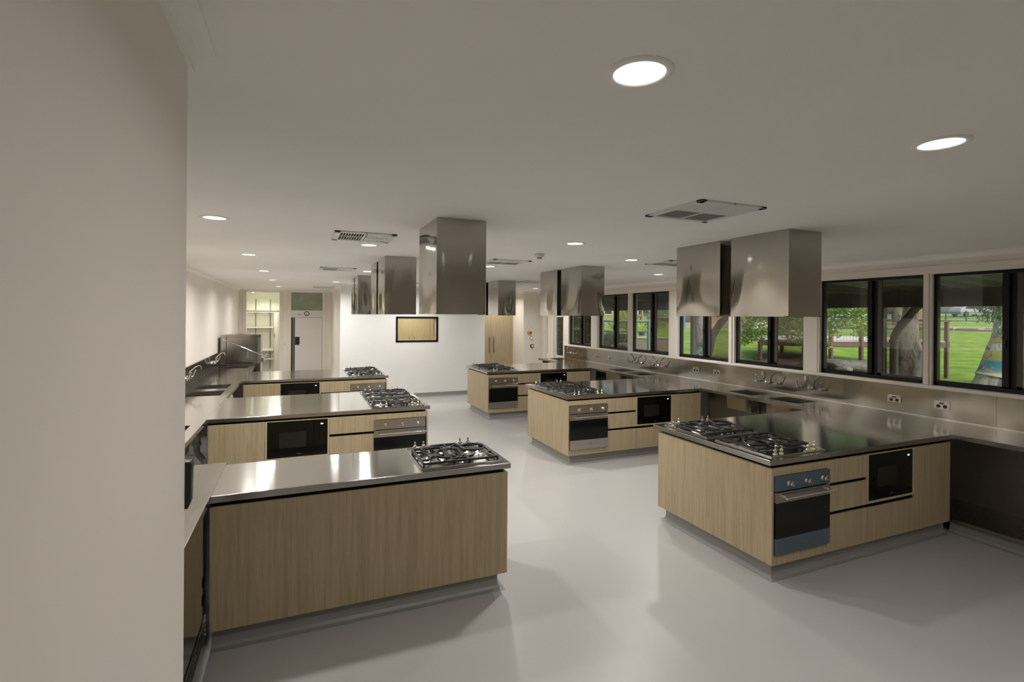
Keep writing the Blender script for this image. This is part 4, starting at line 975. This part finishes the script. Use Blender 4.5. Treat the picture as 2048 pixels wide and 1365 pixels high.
# ---- trees
def trunk_mb(pts, rs, n=14, rng=None):
    rng = rng or random.Random(1); s = MB(); out = []
    for i in range(len(pts) - 1):
        for k in range(4):
            t = k / 4; p = Vector(pts[i]).lerp(Vector(pts[i + 1]), t); out.append((p, (rs[i] * (1 - t) + rs[i + 1] * t) * rng.uniform(.95, 1.05)))
    out.append((Vector(pts[-1]), rs[-1]))
    s.tube([p for p, _ in out], [r for _, r in out], n); return s
def leaves(cl, n, size, rng, droop=0., aspect=3.2):
    """leaf blades scattered in ellipsoid clumps (cx,cy,cz,rx,ry,rz)"""
    s = MB(); tot = sum((c[3] * c[4] * c[5]) ** .6667 for c in cl)
    for c in cl:
        k = max(1, int(n * (c[3] * c[4] * c[5]) ** .6667 / tot))
        for _ in range(k):
            while True:
                u = Vector((rng.uniform(-1, 1), rng.uniform(-1, 1), rng.uniform(-1, 1)))
                if u.length <= 1: break
            if rng.random() < .6 and u.length > .01: u = u.normalized() * rng.uniform(.7, 1.)
            p = Vector((c[0] + u.x * c[3], c[1] + u.y * c[4], c[2] + u.z * c[5]))
            d = Vector((rng.gauss(0, 1), rng.gauss(0, 1), rng.gauss(0, .7) - droop * 2.2)).normalized(); b = d.cross(Vector((rng.gauss(0, 1), rng.gauss(0, 1), rng.gauss(0, 1)))).normalized()
            L = size * rng.uniform(.7, 1.3); w_ = L / aspect
            q = [p - d * L * .5, p + b * w_ * .5, p + d * L * .5, p - b * w_ * .5]
            s.v += [tuple(x) for x in q]; o = len(s.v) - 4; s.f.append((o, o + 1, o + 2, o + 3)); s.smooth.append(False)
    return s
def cluster(c, r, n, rng, sz=(.5, 1.)):
    out = []
    for _ in range(n):
        k = rng.uniform(*sz); out.append((c[0] + rng.uniform(-1, 1) * r[0], c[1] + rng.uniform(-1, 1) * r[1], c[2] + rng.uniform(-1, 1) * r[2], r[0] * .42 * k, r[1] * .42 * k, r[2] * .42 * k))
    return out
def tree(x, y, trunk_pts, rs, clumps, nl, ls, leafmat, lab, barkm='bark', seed=1, droop=0., cat='tree', aspect=3.2):
    rng = random.Random(seed); t = root('tree' if cat == 'tree' else cat, (x, y, gz(x, y)), lab, cat)
    if trunk_pts: trunk_mb(trunk_pts, rs, 16, rng).build('trunk', M[barkm], t)
    if clumps: leaves(clumps, nl, ls, rng, droop, aspect).build('foliage', M[leafmat], t)
    return t
rg = random.Random(5)
# big patchy gum beside the deck
tree(16.73, 9.26, [(16.73, 9.26, .0), (16.70, 9.27, .7), (16.62, 9.30, 1.45), (16.70, 9.26, 2.3), (16.9, 9.2, 4), (17.2, 9.1, 7)], [.46, .36, .27, .17, .15, .1],
     cluster((17, 9.3, 6.5), (2.4, 2.6, 1.6), 14, rg) , 5200, .16, 'leaf_gum', 'large tree with patchy grey bark tapering upward behind the downpipe', seed=2)
# painted leaning gum in the front window
tree(17.2, 7.44, [(17.15, 7.5, .0), (17.25, 7.42, .6), (17.42, 7.36, 1.3), (17.62, 7.27, 2.2), (17.9, 7.15, 3.6), (18.2, 7.0, 7)], [.50, .42, .355, .31, .27, .16],
     cluster((17.6, 7.0, 6.2), (2.2, 2.2, 1.5), 12, rg), 4200, .16, 'leaf_gum', 'leaning gum tree whose trunk is wrapped in painted cloth', seed=3)
m = mat('painted_cloth', (.5, .5, .4), .8); v = coords(m, (1, 1, 1))
w1 = m.node_tree.nodes.new('ShaderNodeTexWave'); w1.inputs['Scale'].default_value = 1.1; w1.inputs['Distortion'].default_value = 6; w1.inputs['Detail'].default_value = 2; m.node_tree.links.new(v, w1.inputs['Vector'])
cA = ramp(m, w1.outputs['Fac'], [(.0, (.42, .42, .33)), (.40, (.46, .47, .36)), (.46, (.12, .33, .16)), (.60, (.40, .45, .34)), (.8, (.46, .46, .36))])
cB = ramp(m, w1.outputs['Fac'], [(.0, (.05, .20, .26)), (.35, (.07, .26, .32)), (.42, (.42, .22, .12)), (.70, (.46, .26, .15)), (.8, (.10, .30, .36))])
cC = ramp(m, w1.outputs['Fac'], [(.0, (.28, .28, .09)), (.42, (.36, .34, .12)), (.48, (.30, .13, .08)), (.60, (.38, .36, .13)), (.9, (.42, .30, .16))])
sx = m.node_tree.nodes.new('ShaderNodeSeparateXYZ'); m.node_tree.links.new(v, sx.inputs[0])
q1 = ramp(m, sx.outputs[2], [(.54, (0, 0, 0)), (.56, (1, 1, 1))]); q2 = ramp(m, sx.outputs[2], [(.86, (0, 0, 0)), (.88, (1, 1, 1))])
setc(m, mixn(m, mixn(m, cA, cB, q1), cC, q2)); M['painted_cloth'] = m
t = root('tree_wrap', (17.2, 7.44, .0), 'painted cloth with green, teal and rust swirls around the leaning tree trunk', 'tree wrap')
w_ = MB(); N = 24; pts = [((17.22, 7.445, .40), .475), ((17.25, 7.42, .62), .435), ((17.42, 7.36, 1.28), .375), ((17.46, 7.34, 1.46), .365)]
vs = []
for i, (p, r) in enumerate(pts):
    for k in range(N):
        a = 2 * PI * k / N; zz = p[2] + (.10 * math.cos(a - 2.6) if i == 0 else (.10 * math.cos(a + 2) if i == 3 else 0)); vs.append((p[0] + r * math.cos(a), p[1] + r * math.sin(a), zz))
w_.add(vs, [(i * N + k, i * N + (k + 1) % N, (i + 1) * N + (k + 1) % N, (i + 1) * N + k) for i in range(3) for k in range(N)], True)
w_.build('cloth', M['painted_cloth'], t)
tree(16.6, 7.2, [(17.8, 7.2, 4.2), (17.0, 7.3, 3.9), (16.5, 7.3, 3.2)], [.06, .045, .02], [(16.4, 7.2, 2.35, .32, .32, .5), (16.55, 7.1, 2.1, .22, .22, .55), (16.2, 7.25, 2.8, .7, .7, .3), (16.45, 7.05, 1.75, .14, .14, .35), (16.15, 7.35, 2.2, .14, .14, .35), (16.75, 7.0, 2.4, .3, .3, .4)], 1500, .14, 'leaf_gum', 'drooping gum branch with long narrow leaves hanging before the car', 'bark_dark', 4, .8, 'tree', 6)
bpy.data.objects['tree.002'].name = 'gum_branch'
# thin painted trunk and the curved dark trunk; foliage sprays (x, y, z, radius)
CL1 = [(11.53,10.71,1.97,0.17),(10.7,9.97,1.8,0.19),(10.62,9.79,1.65,0.24),(11.61,10.81,1.35,0.33),(9.81,8.94,2.01,0.33),(10.94,10.06,1.84,0.25),(11.68,10.7,1.66,0.25),(11.67,10.64,1.45,0.33),(10.72,9.58,2.04,0.2),(11.23,10.02,1.88,0.24),(9.87,8.89,1.62,0.32),(11.38,10.11,1.99,0.26),(11.61,10.28,1.85,0.22),(10.67,9.4,1.6,0.32),(10.53,9.06,2.08,0.23),(12.0,10.3,1.87,0.17),(11.25,9.78,1.64,0.17),(11.08,9.55,1.52,0.28),(10.77,9.16,2.06,0.27),(11.3,9.59,1.9,0.2),(11.13,9.37,2.02,0.25),(11.25,9.39,1.79,0.27),(11.85,9.77,2.01,0.25),(11.09,9.06,1.89,0.21),(12.63,10.13,2.01,0.27),(10.17,8.24,1.86,0.32),(11.69,9.37,1.67,0.29),(11.72,9.27,2.05,0.18),(12.77,10.04,1.79,0.22),(12.29,9.83,1.6,0.18),(11.0,8.65,1.54,0.26),(12.73,9.84,2.02,0.31),(11.5,8.93,1.87,0.33),(11.47,8.9,1.72,0.33),(11.32,8.8,1.46,0.27),(12.94,9.94,2.08,0.23),(11.29,8.66,1.83,0.32),(12.75,9.69,1.62,0.18),(10.6,8.1,1.48,0.25)]
CL2 = [(12.2,8.83,2.19,0.14),(12.03,8.68,2.08,0.14),(11.82,8.54,1.74,0.15),(10.58,7.6,1.61,0.18),(11.83,8.36,2.21,0.22),(10.89,7.69,2.06,0.23),(11.98,8.45,1.95,0.22),(10.86,7.7,1.67,0.22),(11.09,7.77,2.18,0.16),(12.36,8.65,2.03,0.21),(11.97,8.4,1.91,0.23),(10.99,7.71,1.79,0.2),(12.06,8.35,2.2,0.15),(12.54,8.67,2.12,0.14),(10.91,7.55,1.87,0.17),(11.73,8.1,1.72,0.12),(11.55,7.95,1.6,0.12),(10.84,7.41,2.22,0.21),(12.3,8.33,2.08,0.17),(12.73,8.52,2.2,0.21),(12.67,8.51,2.04,0.16),(12.41,8.33,1.88,0.2),(11.34,7.56,2.23,0.14),(12.82,8.5,2.06,0.23),(12.74,8.44,1.89,0.23),(11.91,7.77,2.18,0.15),(11.07,7.25,2.03,0.18),(13.21,8.53,2.26,0.13),(12.01,7.71,2.08,0.21),(11.02,7.1,1.95,0.18),(11.83,7.61,1.79,0.19),(12.2,7.89,1.6,0.14),(11.86,7.53,2.22,0.13),(12.66,8.03,2.11,0.23),(12.45,7.95,1.79,0.17),(12.24,7.79,1.66,0.15),(11.54,7.23,2.24,0.2),(11.39,7.15,2.07,0.18),(11.9,7.47,1.88,0.21),(12.79,8.0,1.81,0.24),(13.18,8.33,1.62,0.19),(11.5,8.2,1.4,0.14),(11.56,8.17,1.31,0.14)]
tree(11.0, 11.66, [(11.0, 11.66, .0), (11.0, 11.66, 1.2), (11.0, 11.66, 2.6), (11.0, 11.7, 5)], [.20, .19, .18, .14], None, 0, 0, None, 'straight grey trunk with a blue and cream painted foot beside the post', seed=6)
t = root('tree_wrap', (11.0, 11.66, .5), 'pale blue and cream painted band low on the straight grey trunk', 'tree wrap')
m = mat('painted_band', (.5, .5, .4), .8); v = coords(m); setc(m, ramp(m, noise(m, v, 2.2, 2, .5, 1.5), [(.44, (.46, .47, .36)), (.46, (.03, .05, .06)), (.49, (.16, .42, .55)), (.9, (.2, .5, .6))])); M['painted_band'] = m
MB().lathe([(.212, .45), (.212, 1.06)], (11.0, 11.66, 0), 28).build('cloth', M['painted_band'], t)
tree(13.35, 13.95, [(13.30, 13.97, .3), (13.43, 13.89, .8), (13.54, 13.85, 1.31), (13.79, 13.75, 1.74), (14.06, 13.63, 2.06), (14.0, 13.2, 2.5), (12.6, 11, 2.9), (11.3, 9.4, 2.6)], [.17, .15, .14, .12, .11, .08, .05, .02],
     [(x, y, z, r, r, r * .7) for x, y, z, r in CL1] + [(11.4, 10, 2.6, 1.2, 1.2, .3), (12.5, 10.6, 3.6, 1.8, 1.8, 1.0)], 9500, .10, 'leaf_bright', 'dark curved tree trunk with bright green foliage behind the second window pair', 'bark_dark', 7)
tree(13.9, 10.6, [(13.9, 10.6, .1), (13.85, 10.5, 1.6), (13.3, 9.4, 2.5), (12, 8, 2.6), (11.2, 7.4, 2.3)], [.07, .06, .04, .03, .01], [(x, y, z, r, r, r * .75) for x, y, z, r in CL2] + [(12, 8, 2.6, 1., 1., .25), (12.6, 8.6, 3.6, 1.6, 1.6, .9)], 8500, .085, 'leaf_bright', 'leafy green sapling overhanging the timber deck', 'bark_dark', 8)
# background trees beyond the road
for i, (x, y, h_, r, lab) in enumerate([(60, 62, 11, 5, 'far tree behind the brick building'), (52, 30, 10, 4.2, 'far tree beyond the lawn above the deck'), (92, 52, 13, 6.5, 'tall far tree across the road behind the parked car'),
                                   (88, 26, 12, 6, 'broad far tree across the road nearest the window edge'), (52, 58, 10, 4, 'far tree rising between the two brick buildings'), (30, 22, 9, 3.4, 'mid-distance tree rising above the deck railing'), (100, 80, 15, 8, 'tallest far tree on the skyline')]):
    rr = random.Random(30 + i)
    z0 = gz(x, y); tree(x, y, [(x, y, z0), (x + .2, y, z0 + h_ * .35), (x, y + .3, z0 + h_ * .8)], [.4, .3, .12], cluster((x, y, z0 + h_ * .62), (r, r, h_ * .36), 26, rr), 5200, .55 if x > 40 else .3, 'leaf_gum', lab, seed=40 + i)
# ---- deck with mesh railing
t = root('timber_deck', (16, 10, .3), 'raised brown timber deck with posts and wire mesh railing', 'deck')
dz = 1.30
MB().prism([(13.3, 11.7), (14.52, 10.2), (17.9, 8.9), (20, 12.2), (15.5, 14.0)], 'Z', dz - .03, dz).build('platform', M['deck_grey'], t)
f = MB()
def beam(a, b, z0, z1, w=.06, s_=None):
    s_ = s_ or f; a = Vector(a); b = Vector(b); d_ = (b - a).normalized(); nx, ny = -d_.y * w / 2, d_.x * w / 2
    s_.add([(a.x - nx, a.y - ny, z0), (b.x - nx, b.y - ny, z0), (b.x + nx, b.y + ny, z0), (a.x + nx, a.y + ny, z0), (a.x - nx, a.y - ny, z1), (b.x - nx, b.y - ny, z1), (b.x + nx, b.y + ny, z1), (a.x + nx, a.y + ny, z1)],
           [(0, 3, 2, 1), (4, 5, 6, 7), (0, 1, 5, 4), (1, 2, 6, 5), (2, 3, 7, 6), (3, 0, 4, 7)])
E_ = [(13.3, 11.7), (14.52, 10.2), (17.9, 8.9)]
for a, b in zip(E_, E_[1:]): beam(a, b, dz - .20, dz - .03)
beam((17.9, 8.9), (20, 12.2), dz - .2, dz - .03)
f.build('edge_beam', M['deck_wood'], t)
f = MB(); beam((14.52, 10.2), (17.9, 8.9), dz + .58, dz + .64, .10); beam((16.2, 13.7), (20, 12.2), dz + .58, dz + .64, .10); beam((17.9, 8.9), (20, 12.2), dz + .58, dz + .64, .10)
f.build('handrail', M['deck_wood'], t)
for x, y, zt_ in ((14.53, 10.18, dz + .6), (15.38, 9.85, dz + .6), (16.5, 9.43, dz + .6), (17.85, 8.93, dz + .6), (18.1, 12.9, dz + .6), (19.95, 12.1, dz + .6), (16.2, 13.2, dz - .1), (13.35, 11.65, dz - .1)):
    MB().box(x - .045, x + .045, y - .045, y + .045, gz(x, y) - .1, zt_).build('post', M['deck_wood'], t)
g_ = MB()
def meshpanel(a, b, z0, z1):
    a = Vector(a); b = Vector(b); L = (b - a).length; n = int(L / .1)
    for i in range(n + 1): p = a.lerp(b, i / n); g_.box(p.x - .002, p.x + .002, p.y - .002, p.y + .002, z0, z1)
    for k in range(6): beam(a, b, z0 + k * (z1 - z0) / 5 - .002, z0 + k * (z1 - z0) / 5 + .002, .004, g_)
meshpanel((14.52, 10.2), (17.9, 8.9), dz, dz + .58); meshpanel((16.2, 13.7), (20, 12.2), dz, dz + .58)
g_.build('wire_mesh', M['steel_dark'], t)
# ---- rocks
def rock(x, y, r, sq, seed, lab, zoff=0):
    rr = random.Random(seed); bm = bmesh.new(); bmesh.ops.create_icosphere(bm, subdivisions=3, radius=1)
    dirs = [Vector((rr.gauss(0, 1), rr.gauss(0, 1), rr.gauss(0, 1))).normalized() for _ in range(9)]; cut = [rr.uniform(.62, .92) for _ in dirs]
    for v_ in bm.verts:
        for d_, c_ in zip(dirs, cut):
            k = v_.co.dot(d_)
            if k > c_: v_.co -= d_ * (k - c_) * .85
        v_.co = Vector((v_.co.x * r * sq[0], v_.co.y * r * sq[1], v_.co.z * r * sq[2]))
    me = bpy.data.meshes.new('garden_rock'); bm.to_mesh(me); bm.free(); me.materials.append(M['rock'])
    o = bpy.data.objects.new('garden_rock', me); col.objects.link(o); o.location = (x, y, gz(x, y) + r * sq[2] * .45 + zoff); o.rotation_euler = (0, 0, rr.uniform(0, 3)); tag(o, lab, 'rock', 'garden rocks below the deck'); return o
rock(13.9, 9.7, .42, (1.2, .8, .55), 1, 'rounded grey rock under the deck behind the first deck post'); rock(14.35, 9.35, .45, (1.25, .7, .5), 2, 'long slanted grey boulder in the middle of the rock bed')
rock(13.75, 9.25, .26, (1.1, .8, .6), 3, 'small brown rock low in front of the boulders'); rock(14.95, 9.1, .32, (1, .9, .6), 4, 'grey rock beside the sliding window rail'); rock(13.35, 9.95, .30, (1, .8, .6), 5, 'dark rock at the window frame edge of the rock bed')
rock(14.2, 10.1, .14, (1.3, .9, .7), 6, 'small orange-brown stone on the soil below the deck', .05); rock(14.9, 9.7, .12, (1.2, .8, .8), 7, 'tiny pale stone on top of the rock bed', .1)
# ---- far fence, road, car, stone edging
struct('road', MB().add([(72, -25, 1.82), (86, -25, 2.66), (86, 75, 2.66), (72, 75, 1.82)], [(0, 1, 2, 3)]), M['asphalt'])
t = root('boundary_fence', (71.8, 30, 1.69), 'green vertical-bar boundary fence in front of the road', 'fence')
f = MB()
for y in range(14, 46, 2): f.box(71.75, 71.85, y - .05, y + .05, 1.6, 2.95)
f.build('post', M['fence_green'], t)['kind'] = 'stuff'
f = MB(); y = 14.0
while y < 45.9: f.box(71.79, 71.81, y - .012, y + .012, 1.72, 2.85); y += .13
f.box(71.78, 71.82, 14, 46, 1.74, 1.79).box(71.78, 71.82, 14, 46, 2.72, 2.77); f.build('railing', M['fence_green'], t)
t = root('stone_edging', (41, 22, 1.2), 'low rough stone edging with a pale path beyond the lawn', 'stone edging')
f = MB(); rr = random.Random(9); y = 10.0
while y < 31.5: L = rr.uniform(.8, 1.8); f.box(40.4 + rr.uniform(-.1, .1), 41.3, y, y + L - .06, 1.15, 1.30 + rr.uniform(0, .12)); y += L
f.build('stone', M['stone'], t, .04); MB().box(41.3, 43.2, 10, 33.2, 1.2, 1.42).build('paving_strip', M['concrete'], t)
# car
m_body = mat('car_paint', (.42, .43, .46), .3, .6); m_glass = mat('car_glass', (.02, .025, .03), .08); m_tyre = mat('tyre', (.015, .015, .015), .8)
t = root('car', (0, 0, 0), 'silver hatchback parked on the road behind the green fence', 'car', world=False)
body = [(-2.1, .35), (-2.15, .62), (-2.0, .88), (-1.25, 1.02), (-.55, 1.45), (.75, 1.50), (1.55, 1.25), (1.98, 1.05), (2.08, .7), (2.0, .35), (1.66, .30), (1.60, .55), (1.32, .70), (1.04, .55), (.98, .28), (-.98, .28), (-1.04, .55), (-1.32, .70), (-1.60, .55), (-1.66, .30)]
MB().prism(body, 'Y', -.86, .86).build('body_shell', m_body, t, .05)
MB().prism([(-1.12, 1.03), (-.52, 1.40), (.1, 1.43), (.1, 1.03)], 'Y', -.872, .872).prism([(.16, 1.03), (.16, 1.43), (.75, 1.43), (1.35, 1.2), (1.4, 1.03)], 'Y', -.872, .872).build('side_window', m_glass, t)
MB().prism([(-1.25, 1.03), (-.58, 1.43), (-.60, 1.46), (-1.30, 1.05)], 'Y', -.72, .72).build('windscreen', m_glass, t)
MB().box(-2.14, -2.0, -.8, -.45, .66, .80).box(-2.14, -2.0, .45, .8, .66, .80).build('headlight', M['plastic_white'], t)
for x in (-1.32, 1.32):
    for y in (-.78, .78):
        wh = MB().lathe([(.0, -.10), (.30, -.10), (.325, -.06), (.325, .06), (.30, .10), (0, .10)], (x, y, .325), 24, 'Y').build('wheel', m_tyre, t)
        h_ = MB().lathe([(.0, -.11), (.05, -.11), (.06, -.105)], (x, y, .325), 16, 'Y')
        for k in range(5):
            a = k * 2 * PI / 5
            for sy in (-.108, .104): h_.add([(x + .03 * math.cos(a + 1.57), y + sy, .325 + .03 * math.sin(a + 1.57)), (x + .21 * math.cos(a), y + sy, .325 + .21 * math.sin(a)), (x + .03 * math.cos(a - 1.57), y + sy, .325 + .03 * math.sin(a - 1.57))], [(0, 1, 2)])
        h_.build('hub', M['aluminium'], wh)
t.location = (80.3, 37.6, 2.30); t.rotation_euler = (0, 0, R(158))
# ---- garden on the far side: block walls, handrail, cycads, shrubs, building
def wall_run(name, lab, a, b, z0, z1, th, material, cap=None):
    a = Vector(a); b = Vector(b); L = (b - a).length; t = root(name, (0, 0, 0), lab, 'garden wall', world=False)
    MB().box(0, L, 0, th, 0, z1 - z0).build('masonry', M[material], t)
    if cap: MB().box(-.02, L + .02, -.02, th + .02, z1 - z0, z1 - z0 + .05).build('capping', M[cap], t)
    t.location = (a.x, a.y, z0); t.rotation_euler = (0, 0, math.atan2(b.y - a.y, b.x - a.x)); return t
wall_run('retaining_wall', 'brown block retaining wall holding the mulch bed with cycads', (9.6, 18.5, 0), (12.98, 15.2, 0), .3, 1.13, .3, 'wall_block', 'concrete')
struct('ground_bed', MB().add([(9.8, 18.6, 1.12), (13.0, 15.4, 1.13), (15.2, 17.2, .95), (15.5, 20.5, 1.0), (11, 23, 1.3)], [(0, 1, 2, 3, 4)]).add([(9.8, 18.6, .3), (13.0, 15.4, .3), (15.2, 17.2, .5), (15.5, 20.5, .6), (11, 23, .6)], [(4, 3, 2, 1, 0)]), M['mulch'])
struct('path_garden', MB().add([(9.8, 13.3, .62), (11.2, 13.9, .70), (11.5, 14.6, .74), (10.6, 14.6, .74), (9.7, 13.8, .66)], [(0, 1, 2, 3, 4)]), M['concrete'])
wall_run('garden_wall', 'low sandy block wall under the clumping grasses across the lawn', (30.5, 39.4, 0), (36.5, 36.7, 0), .9, 1.46, .4, 'block_sand')
t = root('handrail', (10.6, 15.1, .8), 'green painted steel handrail in front of the cycads', 'handrail')
f = MB(); A_ = Vector((8.4, 16.05, 0)); B_ = Vector((11.45, 14.72, 0))
f.tube([(A_.x, A_.y, 1.80), (B_.x, B_.y, 1.80)], .045, 10); f.tube([(A_.x, A_.y, 1.45), (B_.x, B_.y, 1.45)], .045, 10); f.build('rail', M['rail_green'], t)
for k in (0, .5, 1): p = A_.lerp(B_, k); MB().box(p.x - .05, p.x + .05, p.y - .05, p.y + .05, gz(p.x, p.y) - .1, 1.84).build('post', M['rail_green'], t)
t = root('ramp_railing', (20, 29, 1.5), 'blue-grey ramp railing in front of the brick building', 'railing')
f = MB()
for z in (2.02, 2.38, 2.68): beam((17.0, 30.8), (21.8, 28.8), z, z + .09, .08)
f.build('rail', M['rail_green'], t)
for k in range(4): p = Vector((17.0, 30.8)).lerp(Vector((21.8, 28.8)), k / 3); MB().box(p.x - .05, p.x + .05, p.y - .05, p.y + .05, 1.0, 2.75).build('post', M['rail_green'], t)
def cycad(x, y, z, L, n, seed, lab):
    rr = random.Random(seed); t = root('cycad', (x, y, z), lab, 'cycad', 'cycads behind the green handrail')
    MB().lathe([(0, z - .05), (.12, z - .05), (.14, z + .08), (.08, z + .18), (0, z + .2)], (x, y, 0), 12).build('stem', M['bark_dark'], t)
    s = MB()
    for i in range(n):
        a = i * 2.4 + rr.uniform(-.2, .2); el = rr.uniform(.35, 1.35); p = Vector((x, y, z + .15)); d_ = Vector((math.cos(a) * math.cos(el), math.sin(a) * math.cos(el), math.sin(el))); pts = []
        for k in range(9): pts.append(p.copy()); p = p + d_ * L / 8; d_ = (d_ + Vector((0, 0, -.09))).normalized()
        sd_ = d_.cross(Vector((0, 0, 1))).normalized()
        W0 = .08 + .06 * L
        for k in range(1, 9):
            wa = W0 * math.sin(PI * (k + .2) / 9.6) ** .6 * .5; wb = W0 * max(0, math.sin(PI * (k + 1.2) / 9.6)) ** .6 * .5
            q0, q1 = pts[k - 1], pts[k]; o = len(s.v)
            s.v += [tuple(q0 - sd_ * wa), tuple(q0 + sd_ * wa), tuple(q1 + sd_ * wb), tuple(q1 - sd_ * wb)]; s.f.append((o, o + 1, o + 2, o + 3)); s.smooth.append(False)
    s.build('frond_foliage', M['leaf_cycad'], t)
cycad(12.3, 18.0, 1.22, 1.25, 26, 1, 'largest bright cycad behind the green handrail'); cycad(12.95, 17.9, 1.22, .95, 20, 2, 'cycad next to the largest one, seen through the insect screen'); cycad(13.7, 18.1, 1.2, .75, 14, 3, 'smaller cycad in the gap below the green handrail')
rr = random.Random(77)
tree(9.55, 14.3, None, None, cluster((9.55, 14.35, 1.0), (.5, .45, .38), 10, rr, (.8, 1.2)), 4500, .10, 'leaf_shrub', 'silvery green shrub low in the sixth window', cat='shrub', seed=50)
tree(7.5, 12.9, None, None, cluster((7.6, 12.95, 1.55), (.62, .62, .75), 12, rr, (.8, 1.2)), 6500, .15, 'leaf_shrub', 'glossy broad-leaved shrub close outside the last window', cat='shrub', seed=51)
tree(7.6, 14.4, None, None, cluster((7.7, 14.5, 1.25), (.8, .8, .95), 12, rr, (.8, 1.2)), 6000, .16, 'leaf_shrub', 'dark green shrub outside the glazed doors', cat='shrub', seed=52)
tree(29.7, 36.5, None, None, cluster((29.9, 36.8, 1.95), (1.6, 1.4, .7), 14, rr, (.7, 1.2)), 2600, .30, 'leaf_grassy', 'rounded clumping grass above the sandy block wall', cat='shrub', seed=53, aspect=9)
tree(33, 35.5, None, None, cluster((33.2, 38.5, 1.95), (1.5, 1.2, .6), 12, rr, (.7, 1.2)), 2000, .30, 'leaf_grassy', 'second clumping grass beside the blue post', cat='shrub', seed=54, aspect=9)
t = root('slat_screen', (8.4, 13.8, 0), 'olive brown slatted screen outside the last window', 'screen')
f = MB()
for k in range(12): beam((8.2 + k * .045, 14.0 - k * .03), (8.2 + k * .045 + .02, 14.0 - k * .03 - .012), .2, 1.88, .01)
MB().prism([(8.24, 13.95), (8.80, 13.61), (8.81, 13.63), (8.25, 13.97)], 'Z', .1, 1.88).build('panel', mat('screen_olive', (.20, .17, .08), .8), t)
t = root('red_post', (24.9, 32.94, 1), 'red steel post in front of the pink brick wall', 'post'); MB().tube([(24.9, 32.94, .9), (24.9, 32.94, 3.4)], .14, 12).build('post_shaft', M['red'], t)
t = root('blue_post', (31.46, 35.62, 1), 'blue steel post at the edge of the fourth window', 'post'); MB().tube([(31.46, 35.62, .9), (31.46, 35.62, 3.6)], .17, 12).build('post_shaft', mat('post_blue', (.03, .16, .5), .4), t)
def building(name, lab, a, b, z0, h_, material, depth=6):
    a = Vector(a); b = Vector(b); L = (b - a).length; t = root(name, (0, 0, 0), lab, 'building', world=False)
    w_ = MB().box(0, L, 0, depth, 0, h_).build('walls', M[material], t); MB().box(-.6, L + .6, -.8, depth + .6, h_, h_ + .25).build('roof', M['pipe_grey'], t)
    for k in range(int(L / 4)):
        wd = MB().box(2 + k * 4, 3.4 + k * 4, -.04, 0, 1.0, 2.2).build('window', M['plastic_white'], t); MB().box(2.08 + k * 4, 3.32 + k * 4, -.05, -.04, 1.08, 2.12).build('pane', m_glass, wd)
    MB().box(0, L, -.03, 0, .0, .25).build('base_course', M['concrete'], t)
    t.location = (a.x, a.y, z0); t.rotation_euler = (0, 0, math.atan2(b.y - a.y, b.x - a.x)); return t
building('school_building', 'pink brick building behind the red post', (24, 55, 0), (42, 47.4, 0), 1.2, 3.4, 'brick_pink')
building('school_building', 'orange brick building behind the shrubs at the far windows', (13, 44, 0), (25, 42, 0), 1.2, 3.2, 'brick_orange')
building('school_building', 'orange brick building behind the curved tree trunk', (41, 45, 0), (54, 39, 0), 1.1, 3.6, 'brick_orange')
t = root('concrete_steps', (36.5, 35, .9), 'grey concrete steps with a yellow edge behind the curved tree trunk', 'steps')
f = MB()
for k in range(4): f.box(37 + k * .3, 43, 33.5, 38.5, .9 + k * .15, 1.05 + k * .15)
f.build('step', M['concrete'], t); MB().box(36.95, 37.0, 33.5, 38.5, .92, 1.03).build('yellow_edge', M['yellow'], t)
t = root('gate_pillar', (61.8, 33.8, 1.6), 'sandy block gate pillar beside the top of the big tree trunk', 'pillar'); MB().box(61.2, 62.4, 33.2, 34.4, 1.4, 3.9).build('masonry', M['block_sand'], t); MB().box(61.1, 62.5, 33.1, 34.5, 3.9, 4.0).build('cap', M['concrete'], t)
s = MB(); nx, ny = 26, 22; gx = [12.9 + k * .25 for k in range(nx)]; gy = [8.6 + k * .25 for k in range(ny)]
s.v = [(x, y, gz(x, y) + .07 * max(-1.5, 1 - ((x - 15.9) / 2.7) ** 2 - ((y - 10.9) / 2.3) ** 2 + .12 * math.sin(5 * x) * math.cos(4 * y))) for x in gx for y in gy]
s.f = [(i * ny + j, (i + 1) * ny + j, (i + 1) * ny + j + 1, i * ny + j + 1) for i in range(nx - 1) for j in range(ny - 1)]; s.smooth = [True] * len(s.f)
struct('ground_soil', s, M['mulch'])
